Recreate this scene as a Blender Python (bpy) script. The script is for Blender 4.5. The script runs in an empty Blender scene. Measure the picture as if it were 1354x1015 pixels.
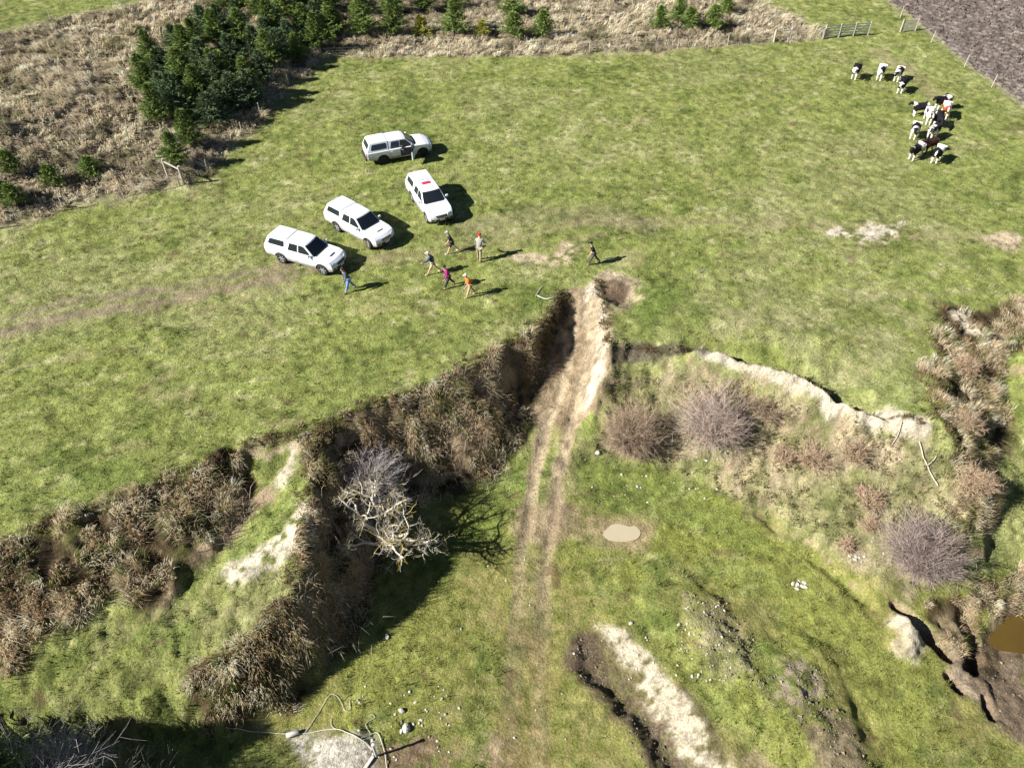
import bpy, bmesh, math, random
import numpy as np
from mathutils import Vector, Matrix
random.seed(7); RNG = np.random.default_rng(11)
scene = bpy.context.scene
COL = scene.collection
# ------------------------------------------------------------------ camera, sky, sun, exposure
F, PITCH, H = 1000.0, math.radians(44.5), 28.5
cam_d = bpy.data.cameras.new('camera'); cam = bpy.data.objects.new('camera', cam_d); COL.objects.link(cam)
cam_d.sensor_width = 36; cam_d.lens = 36*F/1354; cam_d.clip_end = 6000; cam_d.clip_start = 0.5
cam.location = (0, 0, H); cam.rotation_euler = (math.pi/2-PITCH, 0, 0); scene.camera = cam
SUN_EL, SUN_AZ = math.radians(34), math.radians(20)      # shadows run towards this azimuth
w = bpy.data.worlds.new('World'); scene.world = w; w.use_nodes = True
nt = w.node_tree; sky = nt.nodes.new('ShaderNodeTexSky'); sky.sky_type = 'NISHITA'; sky.sun_disc = False
sky.sun_elevation = SUN_EL
LD = Vector((math.cos(SUN_AZ)*math.cos(SUN_EL), math.sin(SUN_AZ)*math.cos(SUN_EL), -math.sin(SUN_EL)))
sky.sun_rotation = math.atan2(-LD.x, -LD.y)
nt.links.new(sky.outputs[0], nt.nodes['Background'].inputs[0]); nt.nodes['Background'].inputs[1].default_value = 0.05; sky.air_density = .45; sky.dust_density = .1
sun_d = bpy.data.lights.new('sun', 'SUN'); sun_d.energy = 5.0; sun_d.angle = math.radians(0.5); sun_d.color = (1, .985, .965)
sun = bpy.data.objects.new('sun', sun_d); COL.objects.link(sun); sun.rotation_euler = LD.to_track_quat('-Z', 'Y').to_euler(); sun.location = (-40, -20, 60)
scene.view_settings.view_transform = 'Standard'; scene.view_settings.look = 'None'; scene.view_settings.gamma = 1
scene.view_settings.exposure = 1.22
scene.render.engine = 'CYCLES'
# ------------------------------------------------------------------ photo point -> world
CP, SP = math.cos(PITCH), math.sin(PITCH)
def ray(px, py):
    u = (px-677)/F; v = (py-507.5)/F
    return np.array([u, CP-v*SP, -SP-v*CP])
def at(px, py, z=0.0):
    d = ray(px, py); s = (z-H)/d[2]; return np.array([d[0]*s, d[1]*s, z])
# ------------------------------------------------------------------ noise
def _h(i, j, s):
    n = (i.astype(np.int64)*374761393 + j.astype(np.int64)*668265263 + s*974711) & 0x7fffffff
    n = ((n ^ (n >> 13))*1274126177) & 0x7fffffff
    n = ((n ^ (n >> 16))*362437) & 0x7fffffff
    return ((n >> 7) & 0xffff)/65535.0
def vnoise(x, y, s=0):
    i = np.floor(x); j = np.floor(y); fx = x-i; fy = y-j
    fx = fx*fx*fx*(fx*(fx*6-15)+10); fy = fy*fy*fy*(fy*(fy*6-15)+10)
    a = _h(i, j, s); b = _h(i+1, j, s); c = _h(i, j+1, s); d = _h(i+1, j+1, s)
    return (a+(b-a)*fx)*(1-fy)+(c+(d-c)*fx)*fy
def fbm(x, y, scale, octv=4, s=0, g=.5):            # about -1..1
    t = 0; a = 1; n = 0; x = x/scale; y = y/scale
    for o in range(octv):
        t = t+a*(vnoise(x, y, s+o*17)*2-1); n += a; a *= g; x, y = x*1.62*1.2-y*.5+3.1, y*1.62*1.2+x*.5-7.7
    return t/n*1.6
def sstep(a, b, x):
    t = np.clip((x-a)/(b-a), 0, 1); return t*t*(3-2*t)
# ------------------------------------------------------------------ terrain: control lines -> Laplace
CTRL = {
 'edge': [(-260,850,0),(-100,775,0),(0,722,0),(60,692,0),(130,668,0),(200,642,0),(260,618,0),(308,598,0),(330,587,0),(345,582,0),(372,578,0),(400,578,0),(430,563,0),(470,547,0),(520,527,0),(570,507,0),(610,487,0),(650,467,0),(685,450,0),(703,441,0),(717,429,0),(731,412,0),(741,397,0),(747,385,0)],
 'edge2': [(790,376,0),(797,400,0),(802,430,0),(806,458,0),(850,455,0),(900,455,0),(940,459,0),(1000,473,0),(1060,491,0),(1100,514,0),(1150,537,0),(1225,561,-.1)],
 'up1': [(750,370,.0),(770,368,0),(790,366,0)],
 'p1': [(-300,600,0),(0,500,0),(200,430,0),(400,400,0),(600,400,0),(720,370,0)],
 'p2': [(-400,420,.3),(0,330,.2),(200,270,.1),(400,230,0),(600,250,0),(900,240,0),(1354,260,.2),(1700,300,.4)],
 'p3': [(500,80,.1),(800,80,.1),(1080,60,.2),(1354,160,.3)],
 'p4': [(850,420,0),(1000,430,0),(1150,460,0),(1240,440,0)],
 'p5': [(1200,380,0),(1354,360,.1),(1600,380,0)],
 'hillfoot': [(-200,360,.5),(0,302,.4),(85,274,.35),(243,242,.3),(320,178,.3),(430,78,.2)],
 'hill1': [(-200,200,3.0),(0,170,2.9),(120,130,2.7),(250,70,2.0),(330,20,1.3)],
 'hill2': [(-200,70,4.2),(0,45,4.0),(100,20,3.6),(200,0,3.0),(330,-30,2.2)],
 'hill3': [(450,20,.6),(700,20,.8),(960,15,.7)],
 'far': [(-400,-60,4.5),(0,-60,4),(400,-60,2),(800,-60,1.2),(1200,-60,.6),(1600,-60,.6)],
 # ramp
 'rampL': [(750,392,-.4),(742,417,-.95),(724,447,-1.4),(709,482,-2.1),(698,525,-3.0),(687,565,-3.8),(677,602,-4.4)],
 'rampM': [(767,380,-.1),(761,415,-.9),(752,450,-1.5),(743,490,-2.3),(733,530,-3.05),(724,570,-3.75),(716,620,-4.5),(708,680,-5.0),(700,740,-5.3)],
 'rampR': [(781,382,-.1),(777,415,-.85),(773,450,-1.45),(767,490,-2.2),(759,530,-2.85),(748,570,-3.6),(742,610,-4.2)],
 'rampR2': [(806,462,-.2),(802,490,-.9),(792,520,-1.9),(778,550,-2.8),(764,580,-3.7),(757,612,-4.4)],
 # left bank toe
 'toeL': [(680,608,-4.5),(645,645,-4.95),(590,657,-5),(545,655,-4.8),(512,662,-4.6),(500,690,-4.8),(497,750,-5),(482,800,-5.1),(457,850,-5.2),(420,897,-5.3),(370,942,-5.4),(310,980,-5.4)],
 'spur': [(430,564,0),(418,600,-.2),(411,640,-.4),(408,690,-.5),(400,730,-.8),(392,770,-1.2),(372,810,-1.8),(335,850,-2.3),(295,880,-2.8),(258,908,-3.2)],
 'bench': [(-200,900,-2),(0,862,-2),(60,845,-2.1),(120,815,-2.0),(190,790,-1.9),(235,765,-1.8),(272,725,-1.6),(300,695,-1.4)],
 'gully': [(318,612,-1.1),(326,640,-1.5),(330,668,-1.6),(296,730,-1.9),(258,775,-2.1),(215,828,-2.4)],
 'gully2': [(350,600,-.55),(362,620,-.9),(352,665,-1.3),(340,700,-1.45)],
 'strip': [(385,640,-.7),(372,690,-.95),(345,740,-1.3),(300,790,-1.8),(285,850,-2.4)],
 'bench2': [(-200,960,-3.2),(0,925,-3.1),(80,930,-3.3),(150,928,-3.4),(215,918,-3.4),(250,912,-3.3)],
 'bench3': [(100,880,-2.75),(180,865,-2.6),(230,850,-2.5)],
 'blow': [(-200,1040,-5),(0,1000,-4.9),(120,985,-5.1),(220,975,-5.3),(280,990,-5.4)],
 # right slope
 'scfoot': [(808,478,-1.1),(850,476,-1.25),(900,476,-1.25),(940,480,-1.35),(1000,497,-1.45),(1060,519,-1.5),(1100,543,-1.5),(1150,563,-1.4),(1222,577,-.8)],
 'mid': [(800,530,-2.4),(900,545,-2.7),(1000,565,-2.5),(1100,605,-2.4),(1200,640,-2.3)],
 'toeR': [(757,616,-4.5),(800,612,-4.7),(860,615,-4.9),(910,632,-5),(960,655,-5.1),(1020,700,-5.2),(1080,750,-5.2),(1140,785,-5.3),(1180,798,-5.3)],
 'ridge': [(1258,415,0),(1250,470,0),(1240,520,0),(1242,555,-.15),(1272,600,-.8),(1286,650,-1.6),(1268,700,-2.6),(1230,745,-4.0)],
 'ridgeR': [(1318,478,-1.0),(1316,520,-1.9),(1318,570,-2.5),(1322,620,-3),(1322,680,-3.7),(1308,735,-4.5)],
 'scR': [(1262,415,0),(1290,432,0),(1325,455,0),(1354,470,0),(1500,520,0)],
 'scR2': [(1262,426,-.5),(1290,446,-.9),(1322,474,-1),(1354,500,-1.1),(1500,560,-1.2)],
 'eastlow': [(1354,600,-3),(1354,700,-4),(1500,700,-3.5),(1500,850,-5)],
 # floor
 'f1': [(640,700,-5.2),(560,760,-5.3),(500,870,-5.4),(460,930,-5.5),(380,1000,-5.5)],
 'f2': [(820,640,-5.1),(900,700,-5.3),(1000,770,-5.4),(1100,830,-5.5),(1180,900,-5.7),(1260,1000,-5.8)],
 'f3': [(760,740,-5.3),(720,850,-5.5),(700,1010,-5.8),(690,1100,-5.9)],
 'f4': [(1190,760,-5.1),(1240,775,-5.2),(1300,765,-5),(1354,740,-4.8)],
 'f5': [(1180,830,-5.4),(1215,880,-5.6)],
 'mud': [(1400,900,-6.6),(1354,905,-6.6),(1310,880,-6.5),(1300,850,-6.4),(1320,830,-6.55),(1354,815,-6.6),(1420,800,-6.6)],
 'mudt': [(1255,800,-5.4),(1262,850,-5.6),(1262,900,-5.8),(1300,945,-5.9),(1354,985,-6),(1450,1060,-6)],
 'mudn': [(1275,795,-5.4),(1300,795,-5.4),(1354,778,-5.3),(1450,760,-5)],
 'gL': [(757,852,-5.42),(764,888,-5.45),(796,930,-5.5),(836,970,-5.6),(866,1015,-5.7),(900,1065,-5.75)],
 'gB': [(776,846,-5.6),(788,888,-5.85),(824,930,-6.0),(864,974,-6.1),(896,1018,-6.2),(928,1068,-6.2)],
 'gR': [(800,824,-5.35),(850,848,-5.3),(892,900,-5.3),(937,955,-5.35),(977,1010,-5.5),(1005,1065,-5.5)],
 'f6': [(300,1100,-5.6),(700,1150,-5.9),(1100,1150,-6),(1500,1150,-6)],
}
GX0, GX1, GY0, GY1, GH = -72.0, 72.0, 5.0, 118.0, 0.25
def solve():
    nx = int((GX1-GX0)/GH)+1; ny = int((GY1-GY0)/GH)+1
    pts = []
    for L in CTRL.values():
        P = [at(*p) for p in L]
        for a, b in zip(P[:-1], P[1:]):
            n = max(2, int(np.linalg.norm(b-a)/.08))
            t = np.linspace(0, 1, n)[:, None]; pts.append(a+(b-a)*t)
    pts = np.vstack(pts); prev = None
    for lev in (16, 8, 4, 2, 1):
        h = GH*lev; mx = int(math.ceil((GX1-GX0)/h))+1; my = int(math.ceil((GY1-GY0)/h))+1
        i = np.round((pts[:, 0]-GX0)/h).astype(int); j = np.round((pts[:, 1]-GY0)/h).astype(int)
        ok = (i >= 0)&(i < mx)&(j >= 0)&(j < my)
        S = np.zeros((my, mx)); N = np.zeros((my, mx))
        np.add.at(S, (j[ok], i[ok]), pts[ok, 2]); np.add.at(N, (j[ok], i[ok]), 1)
        m = N > 0; V = np.where(m, S/np.maximum(N, 1), 0)
        if prev is None: Z = np.full((my, mx), -1.0)
        else:
            yy = np.minimum(np.arange(my)/2, prev.shape[0]-1.001); xx = np.minimum(np.arange(mx)/2, prev.shape[1]-1.001)
            Z = bil(prev, xx[None, :]+0*yy[:, None], yy[:, None]+0*xx[None, :])
        Z[m] = V[m]
        for k in range(260 if lev > 1 else 120):
            P = np.pad(Z, 1, mode='edge')
            Z = (P[:-2, 1:-1]+P[2:, 1:-1]+P[1:-1, :-2]+P[1:-1, 2:])*.25
            Z[m] = V[m]
        prev = Z
    P = np.pad(Z, 1, mode='edge')                     # one soft pass
    return Z*.6+.1*(P[:-2, 1:-1]+P[2:, 1:-1]+P[1:-1, :-2]+P[1:-1, 2:])
def bil(A, fx, fy):
    i = np.clip(np.floor(fx).astype(int), 0, A.shape[1]-2); j = np.clip(np.floor(fy).astype(int), 0, A.shape[0]-2)
    u = np.clip(fx-i, 0, 1); v = np.clip(fy-j, 0, 1)
    return (A[j, i]*(1-u)+A[j, i+1]*u)*(1-v)+(A[j+1, i]*(1-u)+A[j+1, i+1]*u)*v
BASE = solve()
def base_z(x, y):
    return bil(BASE, (x-GX0)/GH, (y-GY0)/GH)
def hit(px, py, fn=None):                       # where the line of sight meets the ground
    fn = fn or base_z
    d = ray(px, py); s0 = (1.0-H+4)/d[2]*0.8; s = s0
    for k in range(1200):
        p = np.array([d[0]*s, d[1]*s, H+d[2]*s])
        if p[2] < fn(p[0:1], p[1:2])[0]: break
        s += 0.08
    return np.array([p[0], p[1], float(fn(p[0:1], p[1:2])[0])])
def wpts(L): return np.array([hit(*p[:2])[:2] for p in L])
def seg_dist(x, y, P, pad=3.0, closed=False):
    D = np.full(x.shape, 99.0); T = np.zeros(x.shape)
    Q = np.vstack([P, P[:1]]) if closed else P
    m = (x > Q[:, 0].min()-pad)&(x < Q[:, 0].max()+pad)&(y > Q[:, 1].min()-pad)&(y < Q[:, 1].max()+pad)
    xx = x[m]; yy = y[m]; d = np.full(xx.shape, 99.0); t_ = np.zeros(xx.shape)
    n = len(Q)-1
    for k in range(n):
        a = Q[k]; b = Q[k+1]; ab = b-a; L2 = (ab**2).sum()+1e-9
        t = np.clip(((xx-a[0])*ab[0]+(yy-a[1])*ab[1])/L2, 0, 1)
        e = np.hypot(xx-a[0]-ab[0]*t, yy-a[1]-ab[1]*t)
        u = e < d; d[u] = e[u]; t_[u] = (k+t[u])/n
    D[m] = d; T[m] = t_
    return D, T
def inside(x, y, P):
    r = np.zeros(x.shape, bool); n = len(P)
    for k in range(n):
        a = P[k]; b = P[(k+1) % n]
        if a[1] == b[1]: continue
        c = ((a[1] > y) != (b[1] > y))&(x < (b[0]-a[0])*(y-a[1])/(b[1]-a[1])+a[0]); r ^= c
    return r
def poly(x, y, L, soft=.5, wob=.6, seed=0, wpt=None):   # 0..1 mask of a photo-outlined area
    P = wpts(L) if wpt is None else wpt
    d, _ = seg_dist(x, y, P, pad=4, closed=True)
    sd = np.where(inside(x, y, P), d, -d)
    return sstep(-soft, soft, sd+wob*fbm(x, y, 1.6, 4, 50+seed))
def line(x, y, L, w, soft=.3, wob=.3, seed=0, pad=4):
    d, t = seg_dist(x, y, wpts(L), pad=pad)
    return 1-sstep(w-soft, w+soft, d+wob*fbm(x, y, 1.0, 4, 90+seed))
# mound / hollow features: (points, half width, height, profile)
BUMPS = [
 ([(905,800),(950,840),(985,880),(1040,950)], 1.8, .5),               # rubble mound
 ([(962,812),(985,850),(1012,888)], .8, -.16),
 ([(1050,890),(1080,930),(1110,990),(1130,1040)], 1.7, .5),
 ([(1100,900),(1140,970),(1170,1030)], .7, -.12),
 ([(1000,665),(1060,715),(1120,775),(1150,800)], .45, -.22),            # ditch at the slope toe
 ([(1182,800),(1205,818),(1232,845),(1258,868)], .30, -1.0),            # cracks
 ([(1276,808),(1282,840),(1290,868),(1286,885)], .38, -.9),
 ([(1255,895),(1270,912)], .2, -.8), ([(1303,925),(1312,948)], .2, -.9),
 ([(1193,838),(1197,842)], .75, .95),                                      # dirt mound
 ([(812,386),(822,389)], 1.05, -.5), 
 ([(470,1000),(440,1010)], 1.3, .3),
]
def features(x, y):
    z = np.zeros(x.shape)
    for L, wd, hh in BUMPS:
        d, t = seg_dist(x, y, BW[id(L)], pad=wd*3)
        d = d+wd*.4*fbm(x, y, wd*.9+.3, 4, 5)
        k = 1-sstep(wd*.25, wd*1.35, d)
        z += hh*k
    # wheel ruts down the ramp and over the floor
    for P in RUTS:
        d, t = seg_dist(x, y, P, pad=1.5); z -= .10*(1-sstep(.5, .9, t))*(1-sstep(.1, .38, d))
    d, t = seg_dist(x, y, BW['pond'], pad=3)
    return z
BW = {id(b[0]): wpts(b[0]) for b in BUMPS}
BW['pond'] = wpts([(1354,820),(1354,850)])
RUT_PX = [[(762,400),(752,470),(737,530),(722,565),(708,620),(700,680),(688,740),(680,830),(678,930),(676,1020)],
          [(783,400),(779,470),(764,530),(752,570),(740,620),(734,680),(722,740),(716,830),(713,930),(711,1020)]]
RUTS = [wpts(r) for r in RUT_PX]
DRYP = [(-260,380),(-60,318),(0,302),(85,275),(150,264),(243,242),(275,228),(320,178),(345,153),(385,113),(430,78),(470,74),(600,73),(700,74),(830,72),(900,64),(960,60),(1030,54),(1090,50),(1080,38),(1045,20),(1000,0),(960,-30),(800,-50),(450,-60),(250,-30),(190,2),(160,10),(70,26),(0,43),(-260,100)]
BANKS = [
 [(-200,820),(0,725),(60,694),(130,670),(200,644),(255,624),(300,602),(318,604),(320,655),(300,692),(268,725),(240,752),(228,785),(180,800),(150,792),(100,828),(60,850),(0,878),(-200,960)],
 [(395,572),(430,560),(520,524),(610,484),(690,440),(712,430),(706,470),(697,520),(685,580),(655,630),(580,655),(520,680),(500,760),(490,810),(450,860),(385,915),(330,960),(280,955),(262,925),(262,900),(300,868),(335,830),(372,790),(390,740),(400,690),(404,640),(398,600)],
 [(1240,405),(1300,400),(1420,370),(1420,470),(1328,470),(1322,500),(1318,560),(1325,700),(1290,710),(1262,640),(1262,600),(1238,566),(1230,500)],
 [(1215,800),(1250,785),(1354,755),(1420,740),(1420,790),(1310,800),(1290,820),(1290,870),(1262,860),(1235,830)],
]
DRY_W = wpts(DRYP); BANK_W = [wpts(b) for b in BANKS]
PLOUGH_W = np.array([at(*p)[:2] for p in [(1120,-28),(1152,-3),(1197,24),(1237,56),(1283,92),(1356,147),(1500,250),(1900,300),(1900,-150),(1200,-190)]])
def wob(x, y):      # ragged edges
    return x+.28*fbm(x, y, 1.3, 3, 3), y+.28*fbm(x, y, 1.3, 3, 4)
PUD_Z = float(base_z(*[np.array([v]) for v in hit(820,703)[:2]])[0])-.06
PUD_W = wpts([(792,700),(804,691),(822,690),(842,692),(852,703),(846,714),(826,718),(805,716),(794,709)])
def pm(x, y, W, soft, wb, s): return poly(x, y, None, soft, wb, s, wpt=W)
def ground(x, y, fine=True):
    wx, wy = wob(x, y)
    z = base_z(wx, wy)
    far = sstep(60, 75, np.abs(x))+sstep(100, 118, y); z = z*(1-np.clip(far, 0, 1)) + np.clip(far, 0, 1)*base_z(np.clip(x, GX0, GX1), np.clip(y, GY0, GY1))
    z = z+features(x, y)
    if not fine: return z
    dry = pm(x, y, DRY_W, .8, .8, 1)
    bank = np.zeros(x.shape)
    for k, b in enumerate(BANK_W): bank = np.maximum(bank, pm(x, y, b, .5, .7, 10+k))
    pl = pm(x, y, PLOUGH_W, .3, .15, 2)
    n1 = fbm(x, y, 2.2, 4, 21); n2 = fbm(x, y, .6, 3, 22)
    z = z+.07*fbm(x, y, 6, 3, 20)+(.03*n2+.035*fbm(x, y, .42, 3, 23, .7))*(1-pl)
    z = z+dry*(.28*n1+.14*n2)+bank*(.22*np.abs(n1)+.20*fbm(x, y, .9, 4, 25, .6)+.1*n2)
    ang = math.radians(-38); s = (x*math.cos(ang+math.pi/2)+y*math.sin(ang+math.pi/2))
    z = z+pl*(.05*np.sin(s*2*math.pi/.9+1.5*n1)+.10*fbm(x, y, .45, 3, 28, .7))
    slope = sstep(-.2, -1.0, z)*sstep(-5.1, -4.0, z)*(1-bank)
    z = z+slope*(.13*fbm(x, y, 1.2, 5, 30, .65)-.10*np.abs(fbm(x, y, .55, 3, 36, .7)))
    mud = pm(x, y, MUD_W, .6, .5, 3)
    z = z+mud*.12*fbm(x, y, .8, 4, 33, .7)
    for k, W in enumerate(RUBBLE_W): z = z+pm(x, y, W, .4, .4, 40+k)*.09*fbm(x, y, .4, 4, 35, .75)
    pu = pm(x, y, PUD_W, .5, .2, 9); z = z*(1-pu)+pu*(PUD_Z-.05+.09*(1-pu)+.025*fbm(x, y, .9, 3, 38))
    return z
MUD_W = wpts([(1262,862),(1290,850),(1305,820),(1420,790),(1420,930),(1354,900),(1420,1030),(1354,985),(1300,945),(1262,905)])
RUBBLE = [[(762,828),(785,860),(822,912),(870,975),(900,1060),(870,1060),(850,1000),(815,950),(770,900),(755,860)],
 [(905,795),(940,790),(985,820),(1015,880),(1005,920),(985,905),(950,880),(910,850)],
 [(1000,900),(1055,870),(1090,895),(1110,950),(1155,1015),(1170,1060),(1120,1060),(1085,1000),(1040,960)],
 [(480,990),(500,975),(560,978),(580,1020),(520,1060),(470,1040)]]
RUBBLE_W = [wpts(r) for r in RUBBLE]
# ------------------------------------------------------------------ grid
def axis(lo, hi, f_step, far, n_out):
    a = [lo]
    while a[-1] < hi: a.append(a[-1]+f_step(a[-1]))
    a = np.array(a); g = np.geomspace(.3, far, n_out)
    return np.concatenate([a[0]-g[::-1], a, a[-1]+g])
XS = axis(-66, 66, lambda v: .125, 1500, 26)
YS = axis(9, 104, lambda v: .085+.0013*(v-9), 2500, 26)
X, Y = np.meshgrid(XS, YS); Xf = X.ravel(); Yf = Y.ravel()
print('grid', len(XS), len(YS))
Zf = ground(Xf, Yf)
Zg = Zf.reshape(X.shape)
def gz(x, y):
    x = np.atleast_1d(np.asarray(x, float)); y = np.atleast_1d(np.asarray(y, float))
    fx = np.interp(x, XS, np.arange(len(XS))); fy = np.interp(y, YS, np.arange(len(YS)))
    return bil(Zg, fx, fy)
def spot(px, py): return hit(px, py, gz)
gy_, gx_ = np.gradient(Zg, YS, XS); STEEP = np.hypot(gx_, gy_).ravel()
# ------------------------------------------------------------------ ground colour (what the ground is made of, with some shade painted in)
def srgb(r, g, b):
    c = np.array([r, g, b])/255.0; return np.where(c <= .04045, c/12.92, ((c+.055)/1.055)**2.4)
K = .62
GREEN, LUSH, OLIVE = srgb(142,149,80)*K*1.12, srgb(110,127,58)*K*1.08, srgb(156,158,100)*K*1.08
STRAW, TAN, CLAY, PALE = srgb(176,165,128)*K, srgb(172,150,120)*K, srgb(206,186,150)*K, srgb(228,214,186)*K
BROWN, DARK, PLOW, PINK = srgb(122,98,72)*K, srgb(70,58,44)*K, srgb(132,119,109)*K, srgb(160,143,124)*K
MUDC = srgb(138,120,98)*K
def mixc(C, m, c): return C*(1-m[:, None])+c[None, :]*m[:, None]
def colour(x, y, z, steep):
    n = fbm(x, y, 9, 4, 61); n2 = fbm(x, y, 1.5, 5, 62, .62); n3 = fbm(x, y, .35, 3, 63); n4 = fbm(x, y, .8, 4, 64, .7)
    C = np.tile(GREEN, (len(x), 1))
    C = mixc(C, sstep(-.1, .9, n+.5*n2)*.75, OLIVE)
    C = mixc(C, sstep(.2, .9, .35*n2+.75*fbm(x/2, y-.22*x, .6, 4, 65, .65)+.25*n3)*.72, srgb(184,178,130)*K)
    C = mixc(C, sstep(.3, 1.0, -n2-.3*n)*.65, LUSH)
    C = mixc(C, sstep(.6, 1.1, fbm(x/1.7, y-.22*x, 1.6, 4, 66)+.3*n3)*.35, TAN)
    P = lambda L, s=.5, wb=.6, k=0: poly(x, y, L, s, wb, k)
    # floor is a yellower, mossier green
    fl = sstep(-4.7, -5.1, z); C = mixc(C, fl*.75*sstep(-.7, .5, n+n2), srgb(140,143,66)*K*1.05)
    C = mixc(C, fl*.5*sstep(.05, .9, fbm(x, y, 3, 4, 68)+.3*n3), srgb(150,134,88)*K); C = mixc(C, fl*(1-sstep(2.5, 6, np.abs(x-.9)))*sstep(24, 19, y)*.42*sstep(-.6, .4, n2+n3), srgb(150,134,92)*K)
    C = mixc(C, P([(-200,930),(0,860),(120,825),(230,780),(340,740),(380,760),(300,860),(250,915),(130,935),(0,935),(-200,1000)], .8, .8, 58)*.55*sstep(-.6, .5, n2+.3*n4), srgb(136,134,84)*K)
    # grey-green upper right paddock, greener strips
    C = mixc(C, P([(850,400),(1240,400),(1230,540),(1100,500),(950,450)], 1.5, 1.5, 4)*.5*sstep(-.5, .4, n2), srgb(160,156,110)*K)
    for k, (L, a) in enumerate([([(680,385),(735,390),(735,420),(690,420)], .6), ([(830,380),(900,375),(920,420),(850,440),(820,410)], .7), ([(70,615),(170,600),(175,640),(80,655)], .7),
        ([(340,690),(385,640),(400,660),(330,740),(240,850),(190,860),(300,760)], .6), ([(760,560),(900,600),(960,660),(1040,730),(1000,740),(920,690),(760,660)], .35), ([(1100,520),(1230,480),(1240,540),(1200,545)], .4),
        ([(640,640),(700,600),(690,680),(600,750),(560,760)], .6), ([(700,600),(730,600),(722,690),(700,690)], .5)]):
        C = mixc(C, P(L, .9, .9, 20+k)*a, LUSH)
    # long straw grass hill
    dry = pm(x, y, DRY_W, .5, .8, 1)
    C = mixc(C, dry*.92, PINK*.75); C = mixc(C, dry*sstep(.3, .9, n2)*.6, srgb(110,108,70)*K); C = mixc(C, dry*sstep(.35, 1, -n2+.3*n3)*.6, DARK)
    rim, _ = seg_dist(x, y, DRY_W, pad=4, closed=True)
    C = mixc(C, (1-sstep(.15, .7, rim+.5*n3))*.7, STRAW)
    # ploughed field and its verge
    pl = pm(x, y, PLOUGH_W, .25, .2, 2); C = mixc(C, pl, PLOW); C = mixc(C, pl*sstep(0, .9, n3+.4*n2)*.6, srgb(168,154,140)*K); C = mixc(C, pl*sstep(.2, 1, -n3)*.6, srgb(88,77,69)*K)
    d, _ = seg_dist(x, y, PLOUGH_W[:7], pad=4); C = mixc(C, (1-sstep(.15, .5, d+.4*n2))*.8, STRAW*1.1)
    # banks: brown soil painted darker for the black shade between tufts
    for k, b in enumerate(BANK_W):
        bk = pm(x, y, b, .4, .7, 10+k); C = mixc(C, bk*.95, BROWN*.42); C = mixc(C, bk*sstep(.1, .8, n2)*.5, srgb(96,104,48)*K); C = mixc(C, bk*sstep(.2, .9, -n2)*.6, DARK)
    # right-hand slope: grey-green with bare clay and straw
    sl = P([(805,475),(940,476),(1100,540),(1225,577),(1262,640),(1245,720),(1200,780),(1130,760),(1040,700),(960,640),(850,600),(775,590)], .6, .8, 31)
    C = mixc(C, sl*.85, srgb(150,142,102)*K); C = mixc(C, sl*sstep(.05, .7, n2)*.7, srgb(180,162,132)*K); C = mixc(C, sl*sstep(.2, .8, -n2)*.5, srgb(98,110,50)*K)
    C = mixc(C, sl*sstep(.35, .8, fbm(x, y, 2.6, 5, 71))*.8, CLAY)
    # bare steep faces
    st = sstep(.95, 1.6, steep+.3*n2)*sstep(14.5, 17, y+.0*x+8*(x > -6))
    C = mixc(C, st*(1-dry)*.8, mixc(np.tile(CLAY, (len(x), 1)), sstep(0, .8, n3), TAN)[0] if False else TAN)
    for L, wd in [([(930,462),(1000,481),(1060,502),(1100,526),(1150,547),(1180,553),(1222,568)], .55), ([(1265,420),(1290,438),(1320,470)], .5), ([(700,460),(702,461)], .01)]:
        m = line(x, y, L, wd, .25, .35, 3); C = mixc(C, m*.95, PALE); C = mixc(C, m*sstep(.3, .9, n3+n2*.5)*.5, TAN)
    m = line(x, y, [(810,462),(850,461),(900,460),(930,462)], .45, .2, .3, 4); C = mixc(C, m*.9, srgb(110,100,84)*K)
    # trench: right wall painted pale as lit, left wall darkened as shaded, ramp bed
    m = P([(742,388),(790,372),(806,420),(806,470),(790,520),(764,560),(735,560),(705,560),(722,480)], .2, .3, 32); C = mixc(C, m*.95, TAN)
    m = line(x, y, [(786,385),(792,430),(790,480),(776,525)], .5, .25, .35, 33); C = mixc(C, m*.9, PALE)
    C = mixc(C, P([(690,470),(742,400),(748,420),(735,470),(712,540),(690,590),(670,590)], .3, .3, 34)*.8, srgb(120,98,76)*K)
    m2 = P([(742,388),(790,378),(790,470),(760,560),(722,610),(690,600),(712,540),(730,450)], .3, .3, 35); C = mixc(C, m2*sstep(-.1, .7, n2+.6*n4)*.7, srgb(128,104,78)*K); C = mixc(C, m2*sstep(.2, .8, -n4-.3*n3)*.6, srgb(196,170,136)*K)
    for k, r in enumerate(RUTS):
        d, t = seg_dist(x, y, r, pad=2); C = mixc(C, (1-sstep(.22, .5, d+.2*n2))*(1-sstep(.45, .85, t)*.68)*.95, srgb(186,166,134)*K)
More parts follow.
